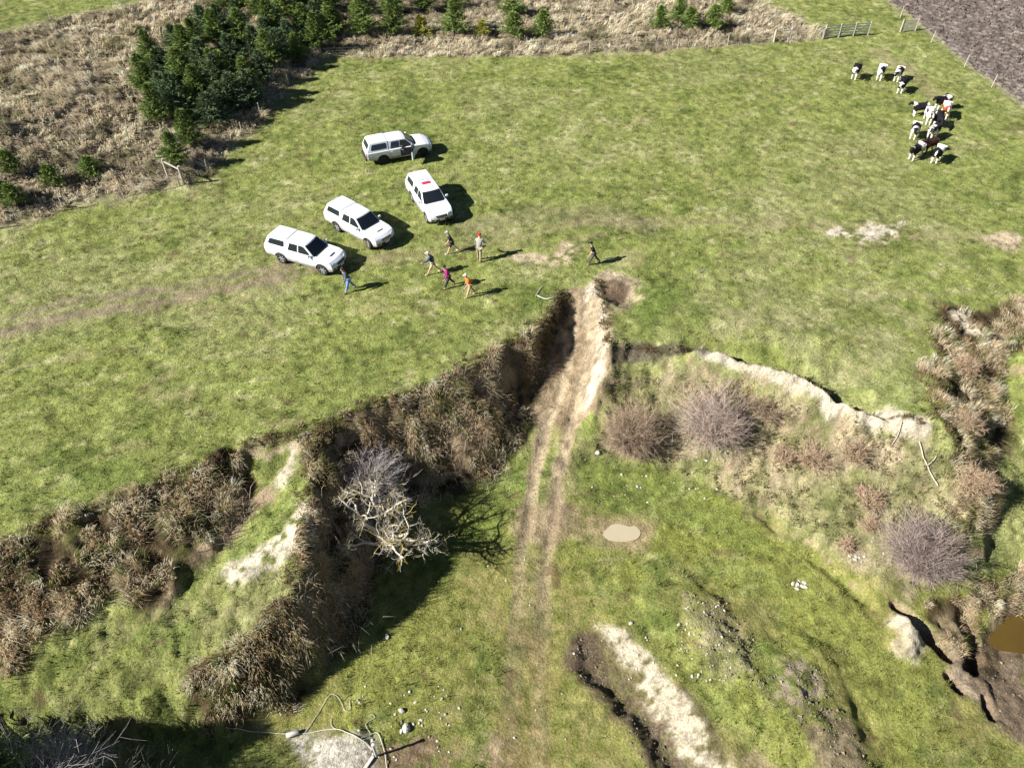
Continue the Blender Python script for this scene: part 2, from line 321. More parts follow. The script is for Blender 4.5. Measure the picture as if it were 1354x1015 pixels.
    for L, wd, a, c in [([(757,590),(745,640),(716,690),(712,760),(700,860)], .7, .35, TAN), ([(705,690),(720,700),(735,690)], 1.1, .7, TAN), ([(700,860),(690,950),(685,1015)], 1.3, .35, srgb(140,120,80)*K), ([(740,680),(780,700),(840,706)], .9, .5, TAN),
        # faint farm track over the terrace
        ([(-100,470),(0,440),(100,415),(200,402),(300,382),(380,365),(440,352)], .55, .95, srgb(158,144,112)*K), ([(-100,445),(0,425),(100,396),(200,385),(300,368),(380,352)], .4, .85, srgb(154,142,110)*K),
        ([(440,350),(560,335),(650,320),(760,295),(900,292),(1100,298),(1190,305),(1354,325)], .6, .45, srgb(164,150,112)*K), ([(620,300),(700,285),(800,285),(850,300)], 1.2, .4, srgb(150,134,110)*K), ([(1160,70),(1200,90),(1240,130)], .8, .4, TAN), ([(230,402),(300,385),(340,368),(372,350)], .22, .6, srgb(160,146,108)*K), ([(250,415),(330,392),(400,372)], .22, .6, srgb(160,146,108)*K), ([(310,352),(380,330),(444,308)], .2, .5, srgb(160,150,108)*K), ([(300,338),(370,318),(432,292)], .2, .5, srgb(160,150,108)*K), ([(640,262),(610,236),(560,212)], .2, .4, srgb(160,150,108)*K), ([(520,250),(535,232),(548,222)], .2, .4, srgb(160,150,108)*K), ([(1290,170),(1354,215)], .6, .4, LUSH)]:
        C = mixc(C, line(x, y, L, wd, .3, .3, 5)*a*sstep(-1.4, -.2, n2+.4*n3), c)
    C = mixc(C, P([(757,848),(795,826),(838,832),(866,872),(908,915),(948,965),(970,1015),(990,1065),(905,1065),(872,1015),(836,970),(796,930),(763,888)], .3, .4, 57)*.8, srgb(142,128,92)*K)
    for k, (L, c, a) in enumerate([([(655,345),(680,330),(700,333),(735,338),(752,324),(776,324),(760,340),(745,350),(690,350)], CLAY, 1.2), ([(1130,310),(1150,295),(1190,296),(1180,304),(1165,315),(1140,320)], PALE, 1.3), ([(1092,306),(1110,303),(1118,310),(1100,313)], PALE, 1.2), ([(1190,312),(1210,312),(1205,320),(1188,318)], TAN, .9),
        ([(1300,312),(1354,314),(1354,335),(1325,330)], CLAY, 1.2), ([(780,368),(810,360),(845,370),(850,392),(830,405),(800,402),(785,395)], srgb(192,172,142)*K, .95), ([(790,400),(830,405),(815,440),(800,450)], TAN, .6),
        ([(310,770),(305,755),(330,742),(360,720),(385,690),(398,668),(410,680),(403,700),(370,735),(335,770),(318,782)], PALE, .95), ([(320,590),(400,580),(395,600),(380,625),(360,640),(350,620),(330,600)], srgb(186,166,136)*K, 1.4), ([(385,590),(395,588),(380,625),(370,640)], PALE, .7), ([(320,640),(345,640),(350,660),(320,690),(270,750),(200,830),(195,825),(250,750),(300,690)], TAN, 1.2), ([(362,650),(372,640),(350,690),(335,710)], TAN, 1.2),
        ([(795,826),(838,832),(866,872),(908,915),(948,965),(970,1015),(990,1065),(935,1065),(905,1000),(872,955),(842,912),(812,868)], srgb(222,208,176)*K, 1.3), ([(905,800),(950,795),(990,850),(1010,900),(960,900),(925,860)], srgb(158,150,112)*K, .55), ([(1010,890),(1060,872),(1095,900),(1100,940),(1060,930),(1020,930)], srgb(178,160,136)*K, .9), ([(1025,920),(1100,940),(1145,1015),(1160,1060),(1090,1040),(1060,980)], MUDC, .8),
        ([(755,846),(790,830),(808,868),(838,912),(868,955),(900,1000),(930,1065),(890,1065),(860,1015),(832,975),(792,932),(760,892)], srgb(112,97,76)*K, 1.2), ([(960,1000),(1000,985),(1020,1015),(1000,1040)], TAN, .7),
        ([(1172,826),(1190,816),(1212,828),(1216,848),(1200,858),(1180,852)], srgb(222,208,178)*K, 1), ([(1230,800),(1262,800),(1290,850),(1262,900),(1240,850)], srgb(160,142,112)*K, .6),
        ([(397,1015),(400,985),(425,966),(455,972),(490,985),(498,1015),(490,1070),(390,1070)], srgb(214,204,184)*K, 1), ([(495,985),(560,975),(600,1000),(600,1060),(490,1060)], srgb(140,116,92)*K, .85), ([(640,985),(655,980),(660,1000),(645,1006)], TAN, .9)]):
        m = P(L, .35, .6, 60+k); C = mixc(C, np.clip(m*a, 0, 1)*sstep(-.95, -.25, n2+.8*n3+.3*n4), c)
    C = mixc(C, P([(775,698),(800,684),(830,682),(862,692),(868,706),(850,724),(815,728),(785,718)], .5, .7, 52)*.9, srgb(176,156,116)*K)
    m = P([(790,372),(815,366),(832,378),(828,392),(812,398),(797,392)], .15, .2, 51); C = mixc(C, m*.9, srgb(112,92,74)*K)
    mud = pm(x, y, MUD_W, .4, .4, 3); C = mixc(C, mud, MUDC); C = mixc(C, mud*sstep(.1, .8, n2)*.6, srgb(176,160,136)*K)
    C = mixc(C, P([(1280,900),(1300,840),(1400,800),(1400,870),(1330,880)], .3, .3, 55)*.7, srgb(96,80,56)*K)
    for k, W in enumerate(RUBBLE_W): C = mixc(C, pm(x, y, W, .3, .4, 40+k)*sstep(.3, .8, n3+.3*n2)*.5, srgb(150,136,114)*K)
    # fine grain
    C = C*(1+.30*n3+.14*n2+.16*n4)[:, None]
    lum = C.mean(1); ck = (1-sstep(.03, .10, np.abs(fbm(x, y, .75, 3, 78, .6))))*sstep(.17, .27, lum); C = C*(1-.45*ck)[:, None]
    # small bare scrapes
    C = mixc(C, sstep(.98, 1.15, fbm(x, y, 1.1, 3, 77))*.6*(1-dry), srgb(120,96,72)*K)
    return np.clip(C, .004, .75)
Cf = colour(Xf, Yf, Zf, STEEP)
CgR = [Cf[:, k].reshape(X.shape) for k in range(3)]
def gcol(x, y):
    fx = np.interp(x, XS, np.arange(len(XS))); fy = np.interp(y, YS, np.arange(len(YS)))
    return np.stack([bil(c, fx, fy) for c in CgR], 1)
# ------------------------------------------------------------------ object helpers
def link_mesh(name, me, mat=None, parent=None):
    o = bpy.data.objects.new(name, me); COL.objects.link(o)
    if mat: me.materials.append(mat)
    if parent: o.parent = parent
    return o
def np_mesh(name, V, Fc, col=None, smooth=False):
    me = bpy.data.meshes.new(name); V = np.asarray(V, np.float32); Fc = np.asarray(Fc, np.int32); k = Fc.shape[1]
    me.vertices.add(len(V)); me.vertices.foreach_set('co', V.ravel())
    me.loops.add(Fc.size); me.loops.foreach_set('vertex_index', Fc.ravel())
    me.polygons.add(len(Fc)); me.polygons.foreach_set('loop_start', np.arange(0, Fc.size, k, dtype=np.int32))
    me.polygons.foreach_set('loop_total', np.full(len(Fc), k, np.int32))
    me.polygons.foreach_set('use_smooth', np.full(len(Fc), smooth, bool))
    me.update(calc_edges=True)
    if col is not None:
        a = me.color_attributes.new('tint', 'FLOAT_COLOR', 'POINT'); c = np.ones((len(V), 4), np.float32); c[:, :3] = col; a.data.foreach_set('color', c.ravel())
    return me
def mat_tint(name, rough=.95, noise=0, nscale=10, bump=0, bscale=10, trans=0):
    m = bpy.data.materials.new(name); m.use_nodes = True; n = m.node_tree; b = n.nodes['Principled BSDF']
    b.inputs['Roughness'].default_value = rough; b.inputs['Specular IOR Level'].default_value = .12
    a = n.nodes.new('ShaderNodeAttribute'); a.attribute_name = 'tint'; out = a.outputs['Color']
    if noise or bump:
        tc = n.nodes.new('ShaderNodeNewGeometry')
    if noise:
        t = n.nodes.new('ShaderNodeTexNoise'); t.inputs['Scale'].default_value = nscale; t.inputs['Detail'].default_value = 5; t.inputs['Roughness'].default_value = .7
        n.links.new(tc.outputs['Position'], t.inputs['Vector'])
        r = n.nodes.new('ShaderNodeMapRange'); r.inputs[1].default_value = .25; r.inputs[2].default_value = .75; r.inputs[3].default_value = 1-noise; r.inputs[4].default_value = 1+noise
        n.links.new(t.outputs['Fac'], r.inputs[0])
        v = n.nodes.new('ShaderNodeVectorMath'); v.operation = 'SCALE'; n.links.new(out, v.inputs[0]); n.links.new(r.outputs[0], v.inputs['Scale']); out = v.outputs[0]
    if bump:
        t = n.nodes.new('ShaderNodeTexNoise'); t.inputs['Scale'].default_value = bscale; t.inputs['Detail'].default_value = 6; t.inputs['Roughness'].default_value = .7
        n.links.new(tc.outputs['Position'], t.inputs['Vector'])
        bp = n.nodes.new('ShaderNodeBump'); bp.inputs['Strength'].default_value = 1; bp.inputs['Distance'].default_value = bump
        n.links.new(t.outputs['Fac'], bp.inputs['Height']); n.links.new(bp.outputs[0], b.inputs['Normal'])
    n.links.new(out, b.inputs['Base Color']); return m
def mat(name, c, rough=.6, metal=0, spec=.3, noise=0, nscale=8, coat=0):
    m = bpy.data.materials.new(name); m.use_nodes = True; n = m.node_tree; b = n.nodes['Principled BSDF']
    c = tuple(c)[:3]
    b.inputs['Base Color'].default_value = (*c, 1); b.inputs['Roughness'].default_value = rough; b.inputs['Metallic'].default_value = metal; b.inputs['Specular IOR Level'].default_value = spec; b.inputs['Coat Weight'].default_value = coat
    tc = n.nodes.new('ShaderNodeTexCoord'); t = n.nodes.new('ShaderNodeTexNoise'); t.inputs['Scale'].default_value = nscale; t.inputs['Detail'].default_value = 4
    n.links.new(tc.outputs['Object'], t.inputs['Vector'])
    r = n.nodes.new('ShaderNodeMix'); r.data_type = 'RGBA'; nn = noise or .04
    r.inputs[6].default_value = (*[v*(1-nn) for v in c], 1); r.inputs[7].default_value = (*[min(1, v*(1+nn)) for v in c], 1)
    n.links.new(t.outputs['Fac'], r.inputs[0]); n.links.new(r.outputs[2], b.inputs['Base Color'])
    return m
def tag(o, label=None, cat=None, group=None, kind=None):
    if label: o['label'] = label
    if cat: o['category'] = cat
    if group: o['group'] = group
    if kind: o['kind'] = kind
    return o
def empty(name, loc, rz=0):
    o = bpy.data.objects.new(name, None); COL.objects.link(o); o.location = loc; o.rotation_euler = (0, 0, rz); o.empty_display_size = .3; return o
def copy_tree(o, parent=None):
    c = o.copy(); COL.objects.link(c); c.parent = parent
    for ch in list(KIDS.get(o.name, [])): copy_tree(bpy.data.objects[ch], c)
    return c
KIDS = {}
def index_kids():
    KIDS.clear()
    for o in bpy.data.objects:
        if o.parent: KIDS.setdefault(o.parent.name, []).append(o.name)
# ------------------------------------------------------------------ ground mesh
nxv, nyv = len(XS), len(YS)
ii = np.arange(nxv-1)[None, :]+nxv*np.arange(nyv-1)[:, None]; ii = ii.ravel()
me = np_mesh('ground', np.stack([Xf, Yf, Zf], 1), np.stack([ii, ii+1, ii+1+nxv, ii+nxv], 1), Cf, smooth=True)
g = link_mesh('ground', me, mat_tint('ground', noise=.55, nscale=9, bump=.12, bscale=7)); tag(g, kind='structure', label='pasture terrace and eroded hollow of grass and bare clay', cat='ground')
# ------------------------------------------------------------------ grass and scrub (uncountable)
def in_view(x, y, z, m=.08):
    dep = y*CP-(z-H)*SP; u = x/dep; v = -(y*SP+(z-H)*CP)/dep
    return (np.abs(u) < .677+m+.06)&(v < .5075+m)&(v > -.5075-m)&(dep > 1)
def blades(x, y, z, ang, lean, L, wd, col, segs=1, tipmul=1.15):
    n = len(x); cx, sx = np.cos(ang), np.sin(ang); px, py = -sx*wd*.5, cx*wd*.5
    rot = RNG.uniform(0, math.pi, n); px, py = np.cos(rot)*wd*.5, np.sin(rot)*wd*.5
    h = L*np.sqrt(np.clip(1-lean**2, .02, 1)); r = L*lean
    A = np.stack([x-px, y-py, z], 1); B = np.stack([x+px, y+py, z], 1)
    if segs == 1:
        T = np.stack([x+cx*r, y+sx*r, z+h], 1)
        V = np.stack([A, B, T], 1).reshape(-1, 3); Fc = np.arange(3*n).reshape(-1, 3)
        C = np.stack([col*.9, col*.9, col*1.25], 1).reshape(-1, 3)  # blade shading put into the colour: darker root, lighter tip
    else:
        mx, my, mz = x+cx*r*.35, y+sx*r*.35, z+h*.72
        M = np.stack([mx-px*.8, my-py*.8, mz], 1); N = np.stack([mx+px*.8, my+py*.8, mz], 1)
        T = np.stack([x+cx*r*1.1, y+sx*r*1.1, z+h*.85], 1)
        V = np.stack([A, B, N, M, T], 1).reshape(-1, 3); k = 5*np.arange(n)[:, None]
        Fc = np.concatenate([k+[[0, 1, 2]], k+[[0, 2, 3]], k+[[3, 2, 4]]]); C = np.stack([col*.7, col*.7, col, col, col*tipmul], 1).reshape(-1, 3)  # same painted shading, dark at the root and light at the tip
    return V, Fc, C
def join(parts):
    Vs, Fs, Cs = [], [], []; o = 0
    for V, Fc, C in parts: Vs.append(V); Fs.append(Fc+o); Cs.append(C); o += len(V)
    return np.vstack(Vs), np.vstack(Fs), np.vstack(Cs)
def scatter(n, x0, x1, y0, y1, power=1.0):
    t = RNG.random(n); y = y0+(y1-y0)*t**power; return RNG.uniform(x0, x1, n), y
M_GRASS = mat_tint('grass_blades', .8)
def translucent(m, f):
    n = m.node_tree; b = n.nodes['Principled BSDF']; o = n.nodes['Material Output']; t = n.nodes.new('ShaderNodeBsdfTranslucent'); x = n.nodes.new('ShaderNodeMixShader'); x.inputs[0].default_value = f
    n.links.new(b.inputs['Base Color'].links[0].from_socket, t.inputs['Color']); n.links.new(b.outputs[0], x.inputs[1]); n.links.new(t.outputs[0], x.inputs[2]); n.links.new(x.outputs[0], o.inputs['Surface'])
translucent(M_GRASS, .4)
def stuff(name, parts, label, cat):
    V, Fc, C = join(parts); o = link_mesh(name, np_mesh(name, V, Fc, np.clip(C, .004, .8)), M_GRASS)
    return tag(o, label, cat, kind='stuff')
def masks(x, y):
    dry = pm(x, y, DRY_W, .3, .8, 1); pl = pm(x, y, PLOUGH_W, .25, .2, 2)
    bk = np.zeros(x.shape)
    for k, b in enumerate(BANK_W): bk = np.maximum(bk, pm(x, y, b, .4, .7, 10+k))
    return dry, pl, bk
def clumps(cx, cy, per, spread):
    n = len(cx); k = np.repeat(np.arange(n), per); a = RNG.uniform(0, 2*math.pi, len(k)); r = spread[k]*np.sqrt(RNG.random(len(k)))
    return k, cx[k]+r*np.cos(a), cy[k]+r*np.sin(a), a, r
# short pasture
N = 150000
cx, cy = scatter(N, -64, 64, 9.5, 96, 1.25); cz = gz(cx, cy); ok = in_view(cx, cy, cz); cx, cy, cz = cx[ok], cy[ok], cz[ok]
d, p, b = masks(cx, cy); cg = gcol(cx, cy); greenish = cg[:, 1] > cg[:, 0]*1.0
ok = (d < .4)&(p < .3)&(b < .6)&greenish; cx, cy, cg = cx[ok], cy[ok], cg[ok]
k, x, y, a, r = clumps(cx, cy, 7, RNG.uniform(.05, .22, len(cx)))
rank = sstep(.15, .9, fbm(cx/2, cy-.22*cx, .6, 4, 65, .65)+.4*(RNG.random(len(cx))-.5))
spk = RNG.random(len(cx)); L = (RNG.uniform(.05, .11, len(cx))+.16*rank*RNG.random(len(cx))+.17*(spk > .90))[k]*RNG.uniform(.6, 1.3, len(k))
tn = RNG.uniform(.65, 1.45, (len(cx), 1)); tn[spk > .90] *= .75; cc = gcol(cx, cy)*tn; st_ = (RNG.random(len(cx)) < .10+.35*rank)[:, None]; cc = np.where(st_, cc*.5+srgb(182,178,130)[None]*K*.75, cc); c0 = cc[k]*RNG.uniform(.8, 1.25, (len(k), 1))
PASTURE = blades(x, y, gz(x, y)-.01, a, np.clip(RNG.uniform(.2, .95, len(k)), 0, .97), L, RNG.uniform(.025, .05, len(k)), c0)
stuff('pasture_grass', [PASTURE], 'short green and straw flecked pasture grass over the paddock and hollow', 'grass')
# long straw coloured grass on the planted strip
N = 62000
cx, cy = scatter(N, -64, 50, 38, 100, 1.1); cz = gz(cx, cy); ok = in_view(cx, cy, cz, .03); cx, cy = cx[ok], cy[ok]
d, p, b = masks(cx, cy); ok = d > .5+.2*RNG.random(len(d)); cx, cy = cx[ok], cy[ok]
k, x, y, a, r = clumps(cx, cy, 9, RNG.uniform(.1, .35, len(cx)))
flow = math.radians(-70)+1.3*fbm(cx, cy, 5, 3, 81)+.6*fbm(cx, cy, 1.2, 2, 82)
gs = sstep(.15, .8, fbm(cx, cy, 2.2, 4, 84)+.3*RNG.standard_normal(len(cx))*.4)
base = (srgb(180,166,140)*K*2.6)*(1-gs[:, None]*.75)+(srgb(120, 122, 74)*K*1.4)*gs[:, None]*.75
base = base*(1+.45*fbm(cx, cy, 1.1, 4, 83, .65))[:, None]*RNG.uniform(.8, 1.2, (len(cx), 1))
L = (.55+.28*fbm(cx, cy, 1.4, 3, 85))[k]*RNG.uniform(.6, 1.3, len(k))
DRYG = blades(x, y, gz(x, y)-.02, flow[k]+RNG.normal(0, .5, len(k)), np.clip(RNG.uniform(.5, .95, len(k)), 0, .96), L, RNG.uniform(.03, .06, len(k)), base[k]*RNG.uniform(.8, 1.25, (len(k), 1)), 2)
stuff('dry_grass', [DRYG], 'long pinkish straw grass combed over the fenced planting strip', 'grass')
# bank scrub: fallen brown fern and tussock on the banks
SCAR_W = wpts([(312,592),(402,580),(402,602),(385,640),(368,700),(335,720),(348,662),(322,640)])
def scrub(cx, cy, per, Ls, pal, wts, spread, wd=(.025, .05), down=.9):
    keep = ~inside(cx, cy, SCAR_W); cx, cy, spread = cx[keep], cy[keep], spread[keep]
    k, x, y, a, r = clumps(cx, cy, per, spread)
    e = .4; sx = (gz(cx+e, cy)-gz(cx-e, cy))/(2*e); sy = (gz(cx, cy+e)-gz(cx, cy-e))/(2*e)
    fl_ = 6.3*fbm(cx, cy, 1.6, 2, 95)-1.4; dx = .45*np.cos(a)-down*sx[k]+.6*np.cos(fl_)[k]; dy = .45*np.sin(a)-down*sy[k]+.6*np.sin(fl_)[k]; ang = np.arctan2(dy, dx)+RNG.normal(0, .25, len(k))
    ci = RNG.choice(len(pal), len(cx), p=wts); base = np.array(pal)[ci]*RNG.uniform(.7, 1.3, (len(cx), 1))
    L = RNG.uniform(Ls[0], Ls[1], len(cx))[k]*RNG.uniform(.5, 1.2, len(k))
    return blades(x, y, gz(x, y)-.03, ang, np.clip(RNG.uniform(.25, .95, len(k)), 0, .96), L, RNG.uniform(wd[0], wd[1], len(k)), base[k]*RNG.uniform(.75, 1.3, (len(k), 1)), 2)
SC = [c*1.12 for c in (srgb(176,154,120), srgb(198,178,146), srgb(148,124,92), srgb(122,122,72), srgb(212,198,168), srgb(96,108,50))]
cx, cy = scatter(36000, -48, 40, 10, 40); d, p, b = masks(cx, cy); cz = gz(cx, cy)
pat = fbm(cx, cy, 1.6, 4, 88); ok = (b > .5)&(pat > -.3)&in_view(cx, cy, cz, .1); cx, cy = cx[ok], cy[ok]
left = cx < 5
SCR = [scrub(cx[left], cy[left], 34, (.22, .68), SC, [.20, .32, .06, .12, .22, .08], RNG.uniform(.15, .45, left.sum()), (.014, .03), 1.3),
       scrub(cx[~left], cy[~left], 44, (.2, .6), SC, [.20, .36, .04, .14, .22, .04], RNG.uniform(.15, .42, (~left).sum()), (.014, .03), 1.3)]
stuff('bank_scrub', SCR, 'brown dead fern and drooping tussock matted over the eroded banks', 'scrub')
# slope grass on the sunny side of the hollow and loose tussocks
SLW = wpts([(808,478),(940,480),(1100,542),(1225,580),(1262,640),(1245,720),(1200,775),(1130,750),(1040,695),(960,640),(850,600),(775,590)])
cx, cy = scatter(16000, 0, 40, 14, 40); m = pm(cx, cy, SLW, .5, .6, 31); ok = (m > .5)&(fbm(cx, cy, 1.1, 3, 91) > -.25); cx, cy = cx[ok], cy[ok]
SL = scrub(cx, cy, 14, (.1, .32), [srgb(170,158,116)*K, srgb(150,150,96)*K, srgb(110,122,58)*K, srgb(172,146,118)*K], [.3, .3, .25, .15], RNG.uniform(.06, .22, len(cx)), (.02, .04))
EDG = []
for key, n_, jit in [('edge', 520, .3), ('edge2', 160, .1), ('spur', 160, .3), ('ridge', 240, .4)]:
    P = np.array([at(*q)[:2] for q in CTRL[key]]); s = RNG.random(n_)*(len(P)-1); i = s.astype(int); f = (s-i)[:, None]
    Q = P[i]*(1-f)+P[i+1]*f+RNG.normal(0, jit, (n_, 2))+([0, .25] if key == 'edge2' else [0, 0]); EDG.append(Q)
Q = np.vstack(EDG); EG = scrub(Q[:, 0], Q[:, 1], 22, (.1, .32), [srgb(172,158,116)*K, srgb(158,130,98)*K, srgb(126,128,70)*K], [.4, .35, .25], RNG.uniform(.1, .25, len(Q)))
stuff('slope_grass', [SL, EG], 'thin straw and olive tussock grass fringing the scarp and slopes', 'grass')
# tall pale stalks on the shaded bank
Q = np.vstack([wpts([(430,700),(440,720),(455,705),(470,720)]), wpts([(440,780),(430,800),(460,820),(420,830),(445,850),(400,820)]), wpts([(640,520),(600,590),(660,580),(560,640),(640,640)]), wpts([(300,690),(280,705),(330,700)])])
i = RNG.integers(0, len(Q), 420); q = Q[i]+RNG.normal(0, .7, (420, 2))
ST = blades(q[:, 0], q[:, 1], gz(q[:, 0], q[:, 1]), RNG.uniform(0, 6.28, 420), RNG.uniform(.2, .8, 420), RNG.uniform(.7, 1.5, 420), np.full(420, .03), np.tile(srgb(214,200,176)*K, (420, 1)), 2)
stuff('dead_stalks', [ST], 'thin pale dead stalks standing out of the shaded bank', 'stalks')
# ploughed clods
cx, cy = scatter(22000, 25, 72, 40, 104); p = pm(cx, cy, PLOUGH_W, .1, .15, 2); ok = (p > .7)&in_view(cx, cy, gz(cx, cy), .02); cx, cy = cx[ok], cy[ok]
def lumps(cx, cy, s, col, n=1):
    V0 = np.array([[1,0,0],[-.5,.87,0],[-.5,-.87,0],[0,0,.9],[0,0,-.4]]); F0 = np.array([[0,1,3],[1,2,3],[2,0,3]])
    a = RNG.uniform(0, 6.28, len(cx)); c, q = np.cos(a), np.sin(a); V = V0[None]*s[:, None, None]*RNG.uniform(.6, 1.4, (len(cx), 5, 1))
    X_ = V[..., 0]*c[:, None]-V[..., 1]*q[:, None]+cx[:, None]; Y_ = V[..., 0]*q[:, None]+V[..., 1]*c[:, None]+cy[:, None]; Z_ = V[..., 2]+gz(cx, cy)[:, None]
    return np.stack([X_, Y_, Z_], 2).reshape(-1, 3), (F0[None]+5*np.arange(len(cx))[:, None, None]).reshape(-1, 3), np.repeat(col, 5, 0)
stuff('soil_clods', [lumps(cx, cy, RNG.uniform(.05, .2, len(cx)), PLOW[None]*RNG.uniform(.6, 1.5, (len(cx), 1)))], 'brown clods turned up over the ploughed field', 'soil')
# gravel and rubble on the dug ground
G = []
for W in RUBBLE_W[:3]+[wpts([(985,470),(800,470),(800,600),(940,650)]), MUD_W]:
    n_ = 900; x0, y0 = W.min(0); x1, y1 = W.max(0); x, y = RNG.uniform(x0, x1, n_), RNG.uniform(y0, y1, n_); ok = pm(x, y, W, .2, .5, 7) > .5; G.append(np.stack([x[ok], y[ok]], 1))
G = np.vstack(G[:3]+G[4:]); stuff('rubble', [lumps(G[:, 0], G[:, 1], RNG.uniform(.015, .05, len(G))*RNG.choice([1, 1, 1, 2], len(G)), srgb(176,164,138)[None]*K*RNG.uniform(.5, 1.5, (len(G), 1)))], 'small grey clods and gravel strewn over the dug mounds', 'rubble')
# ------------------------------------------------------------------ tubes for twigs
def tubes(paths, radii, cols, sides=3):
    Vs, Fs, Cs = [], [], []; o = 0
    A = np.arange(sides)*2*math.pi/sides
    for P, R, c in zip(paths, radii, cols):
        P = np.asarray(P); n = len(P); T = np.gradient(P, axis=0); T /= np.linalg.norm(T, axis=1)[:, None]+1e-9
        up = np.array([.3, .2, 1.0]); U = np.cross(T, up); U /= np.linalg.norm(U, axis=1)[:, None]+1e-9; W = np.cross(T, U)
        V = P[:, None]+(U[:, None]*np.cos(A)[None, :, None]+W[:, None]*np.sin(A)[None, :, None])*np.asarray(R)[:, None, None]
        Vs.append(V.reshape(-1, 3)); i = np.arange(n-1)[:, None]*sides+np.arange(sides)[None]; j = np.arange(n-1)[:, None]*sides+(np.arange(sides)[None]+1) % sides
        Fs.append(np.stack([i, j, j+sides, i+sides], 2).reshape(-1, 4)+o); Cs.append(np.tile(c, (n*sides, 1))); o += n*sides
    return np.vstack(Vs), np.vstack(Fs), np.vstack(Cs)
M_WOOD = mat_tint('bare_wood', .85, noise=.2, nscale=14)
def wander(p, d, L, n, jit, lift, rng):
    P = [np.array(p, float)]; d = np.array(d, float)
    for k in range(n):
        d = d+rng.normal(0, jit, 3)+np.array([0, 0, lift]); d /= np.linalg.norm(d); P.append(P[-1]+d*L/n)
    return P, d
def bare_shrub(px, py, h, rad, stems, c1, c2, label, seed, group=None, cat='shrub'):
    rng = np.random.default_rng(seed); q = spot(px, py); root = empty('bare_shrub', q); h *= 1.2; rad *= 1.5; c1 = c1*1.5; c2 = c2*1.6; stems = int(stems*1.5)
    S, T = ([], [], []), ([], [], [])
    def add(B, P, r0, r1, c): B[0].append(P); B[1].append(np.linspace(r0, r1, len(P))); B[2].append(c)
    for s in range(stems):
        a = rng.uniform(0, 6.28); tilt = rng.random()**.6*rad/h*1.1; b = rng.normal(0, .12, 3)*[rad, rad, 0]
        d = np.array([math.cos(a)*tilt, math.sin(a)*tilt, 1]); d /= np.linalg.norm(d); L = math.hypot(h, rad*.4)*rng.uniform(.6, .95)*(1-.15*tilt)
        P, e = wander(b+[0, 0, -.1], d, L*.72, 6, .15, .03, rng); c = c1*rng.uniform(.8, 1.2); add(S, P, .012+.004*h, .007, c)
        for t in range(8):
            k = rng.integers(1, 7); dd = e*.6+rng.normal(0, .38, 3)+np.array([math.cos(a), math.sin(a), 0])*.2; dd /= np.linalg.norm(dd)
            Q, e2 = wander(P[k], dd, L*rng.uniform(.25, .5), 3, .18, .03, rng); add(T, Q, .009, .005, c2*rng.uniform(.75, 1.25))
            for u in range(5):
                k2 = rng.integers(1, 4); d3 = e2*.8+rng.normal(0, .4, 3); d3 /= np.linalg.norm(d3)
                R, _ = wander(Q[k2], d3, L*rng.uniform(.1, .26), 2, .12, .02, rng); add(T, R, .006, .0035, c2*rng.uniform(.8, 1.35))
    for nm, B in (('stem', S), ('twigs', T)):
        V, Fc, C = tubes(*B); o = link_mesh(nm, np_mesh(nm, V, Fc, np.clip(C, 0, .8)), M_WOOD, root)
    return tag(root, label, cat, group)
GREYP, BRN = srgb(150,132,124)*K*.9, srgb(150,120,92)*K*.9
LILAC = srgb(160,148,142)*K
bare_shrub(1208,738, 2.6, 2.1, 100, GREYP*.7, srgb(150,134,124)*K*.85, 'large rounded leafless grey purple shrub, the rightmost one in the hollow', 1)
bare_shrub(938,578, 3.0, 1.75, 95, GREYP, srgb(160,142,128)*K, 'wide leafless grey shrub under the scarp with dark brush behind it', 2)
bare_shrub(830,592, 2.7, 1.5, 90, GREYP*.8, srgb(150,130,108)*K, 'leafless brown grey shrub standing nearest the right side of the ramp', 3)
bare_shrub(490,655, 2.7, 1.6, 95, GREYP, srgb(160,150,146)*K, 'leafless lilac grey shrub growing just above the lichen covered tree', 4)
bare_shrub(70,1085, 4.2, 1.8, 150, srgb(170,164,154)*K*.8, srgb(160,154,146)*K*.8, 'pale leafless shrub cut by the lower left corner of the picture', 5)
bare_shrub(170,1110, 3.4, 1.6, 100, srgb(150,142,128)*K, srgb(130,122,108)*K, 'dim leafless shrub at the bottom edge, right of the pale corner shrub', 6)
bare_shrub(1140,652, .5, .6, 26, srgb(190,180,160)*K, srgb(160,130,110)*K, 'tiny twiggy bush by the stick on the pale slope', 17)
for i, (px, py, h_, r_, lb) in enumerate([(1072,612,1.2,1.1,'brown dead bush with curled twigs below the middle of the pale scarp'), (1130,604,1.1,.9,'brown dead bush just right of a similar one below the scarp'), (1150,668,.9,.8,'low brown dead bush beside the dead stick on the slope'), (1035,606,.9,.8,'faded straw brown bush, leftmost of those below the scarp'),
      (1012,545,1.0,1.3,'dark brown brush right behind the wide grey shrub'), (1118,722,.5,.6,'small tan clump of dead twigs left of the rounded purple shrub'), (1276,560,.9,1.1,'brown shrub half way down the right hand ridge'), (1288,640,1.0,1.1,'pinkish brown shrub low on the right hand ridge'), (1272,486,.9,1.1,'brown shrub at the upper end of the right hand ridge'), (1150,695,.6,.6,'small brown dead bush midway between the stick and the purple shrub')]):
    bare_shrub(px, py, h_, r_, 40, srgb(142,120,96)*K, srgb(160,138,112)*K*(1 if i != 4 else .7), lb, 20+i, cat='bush')
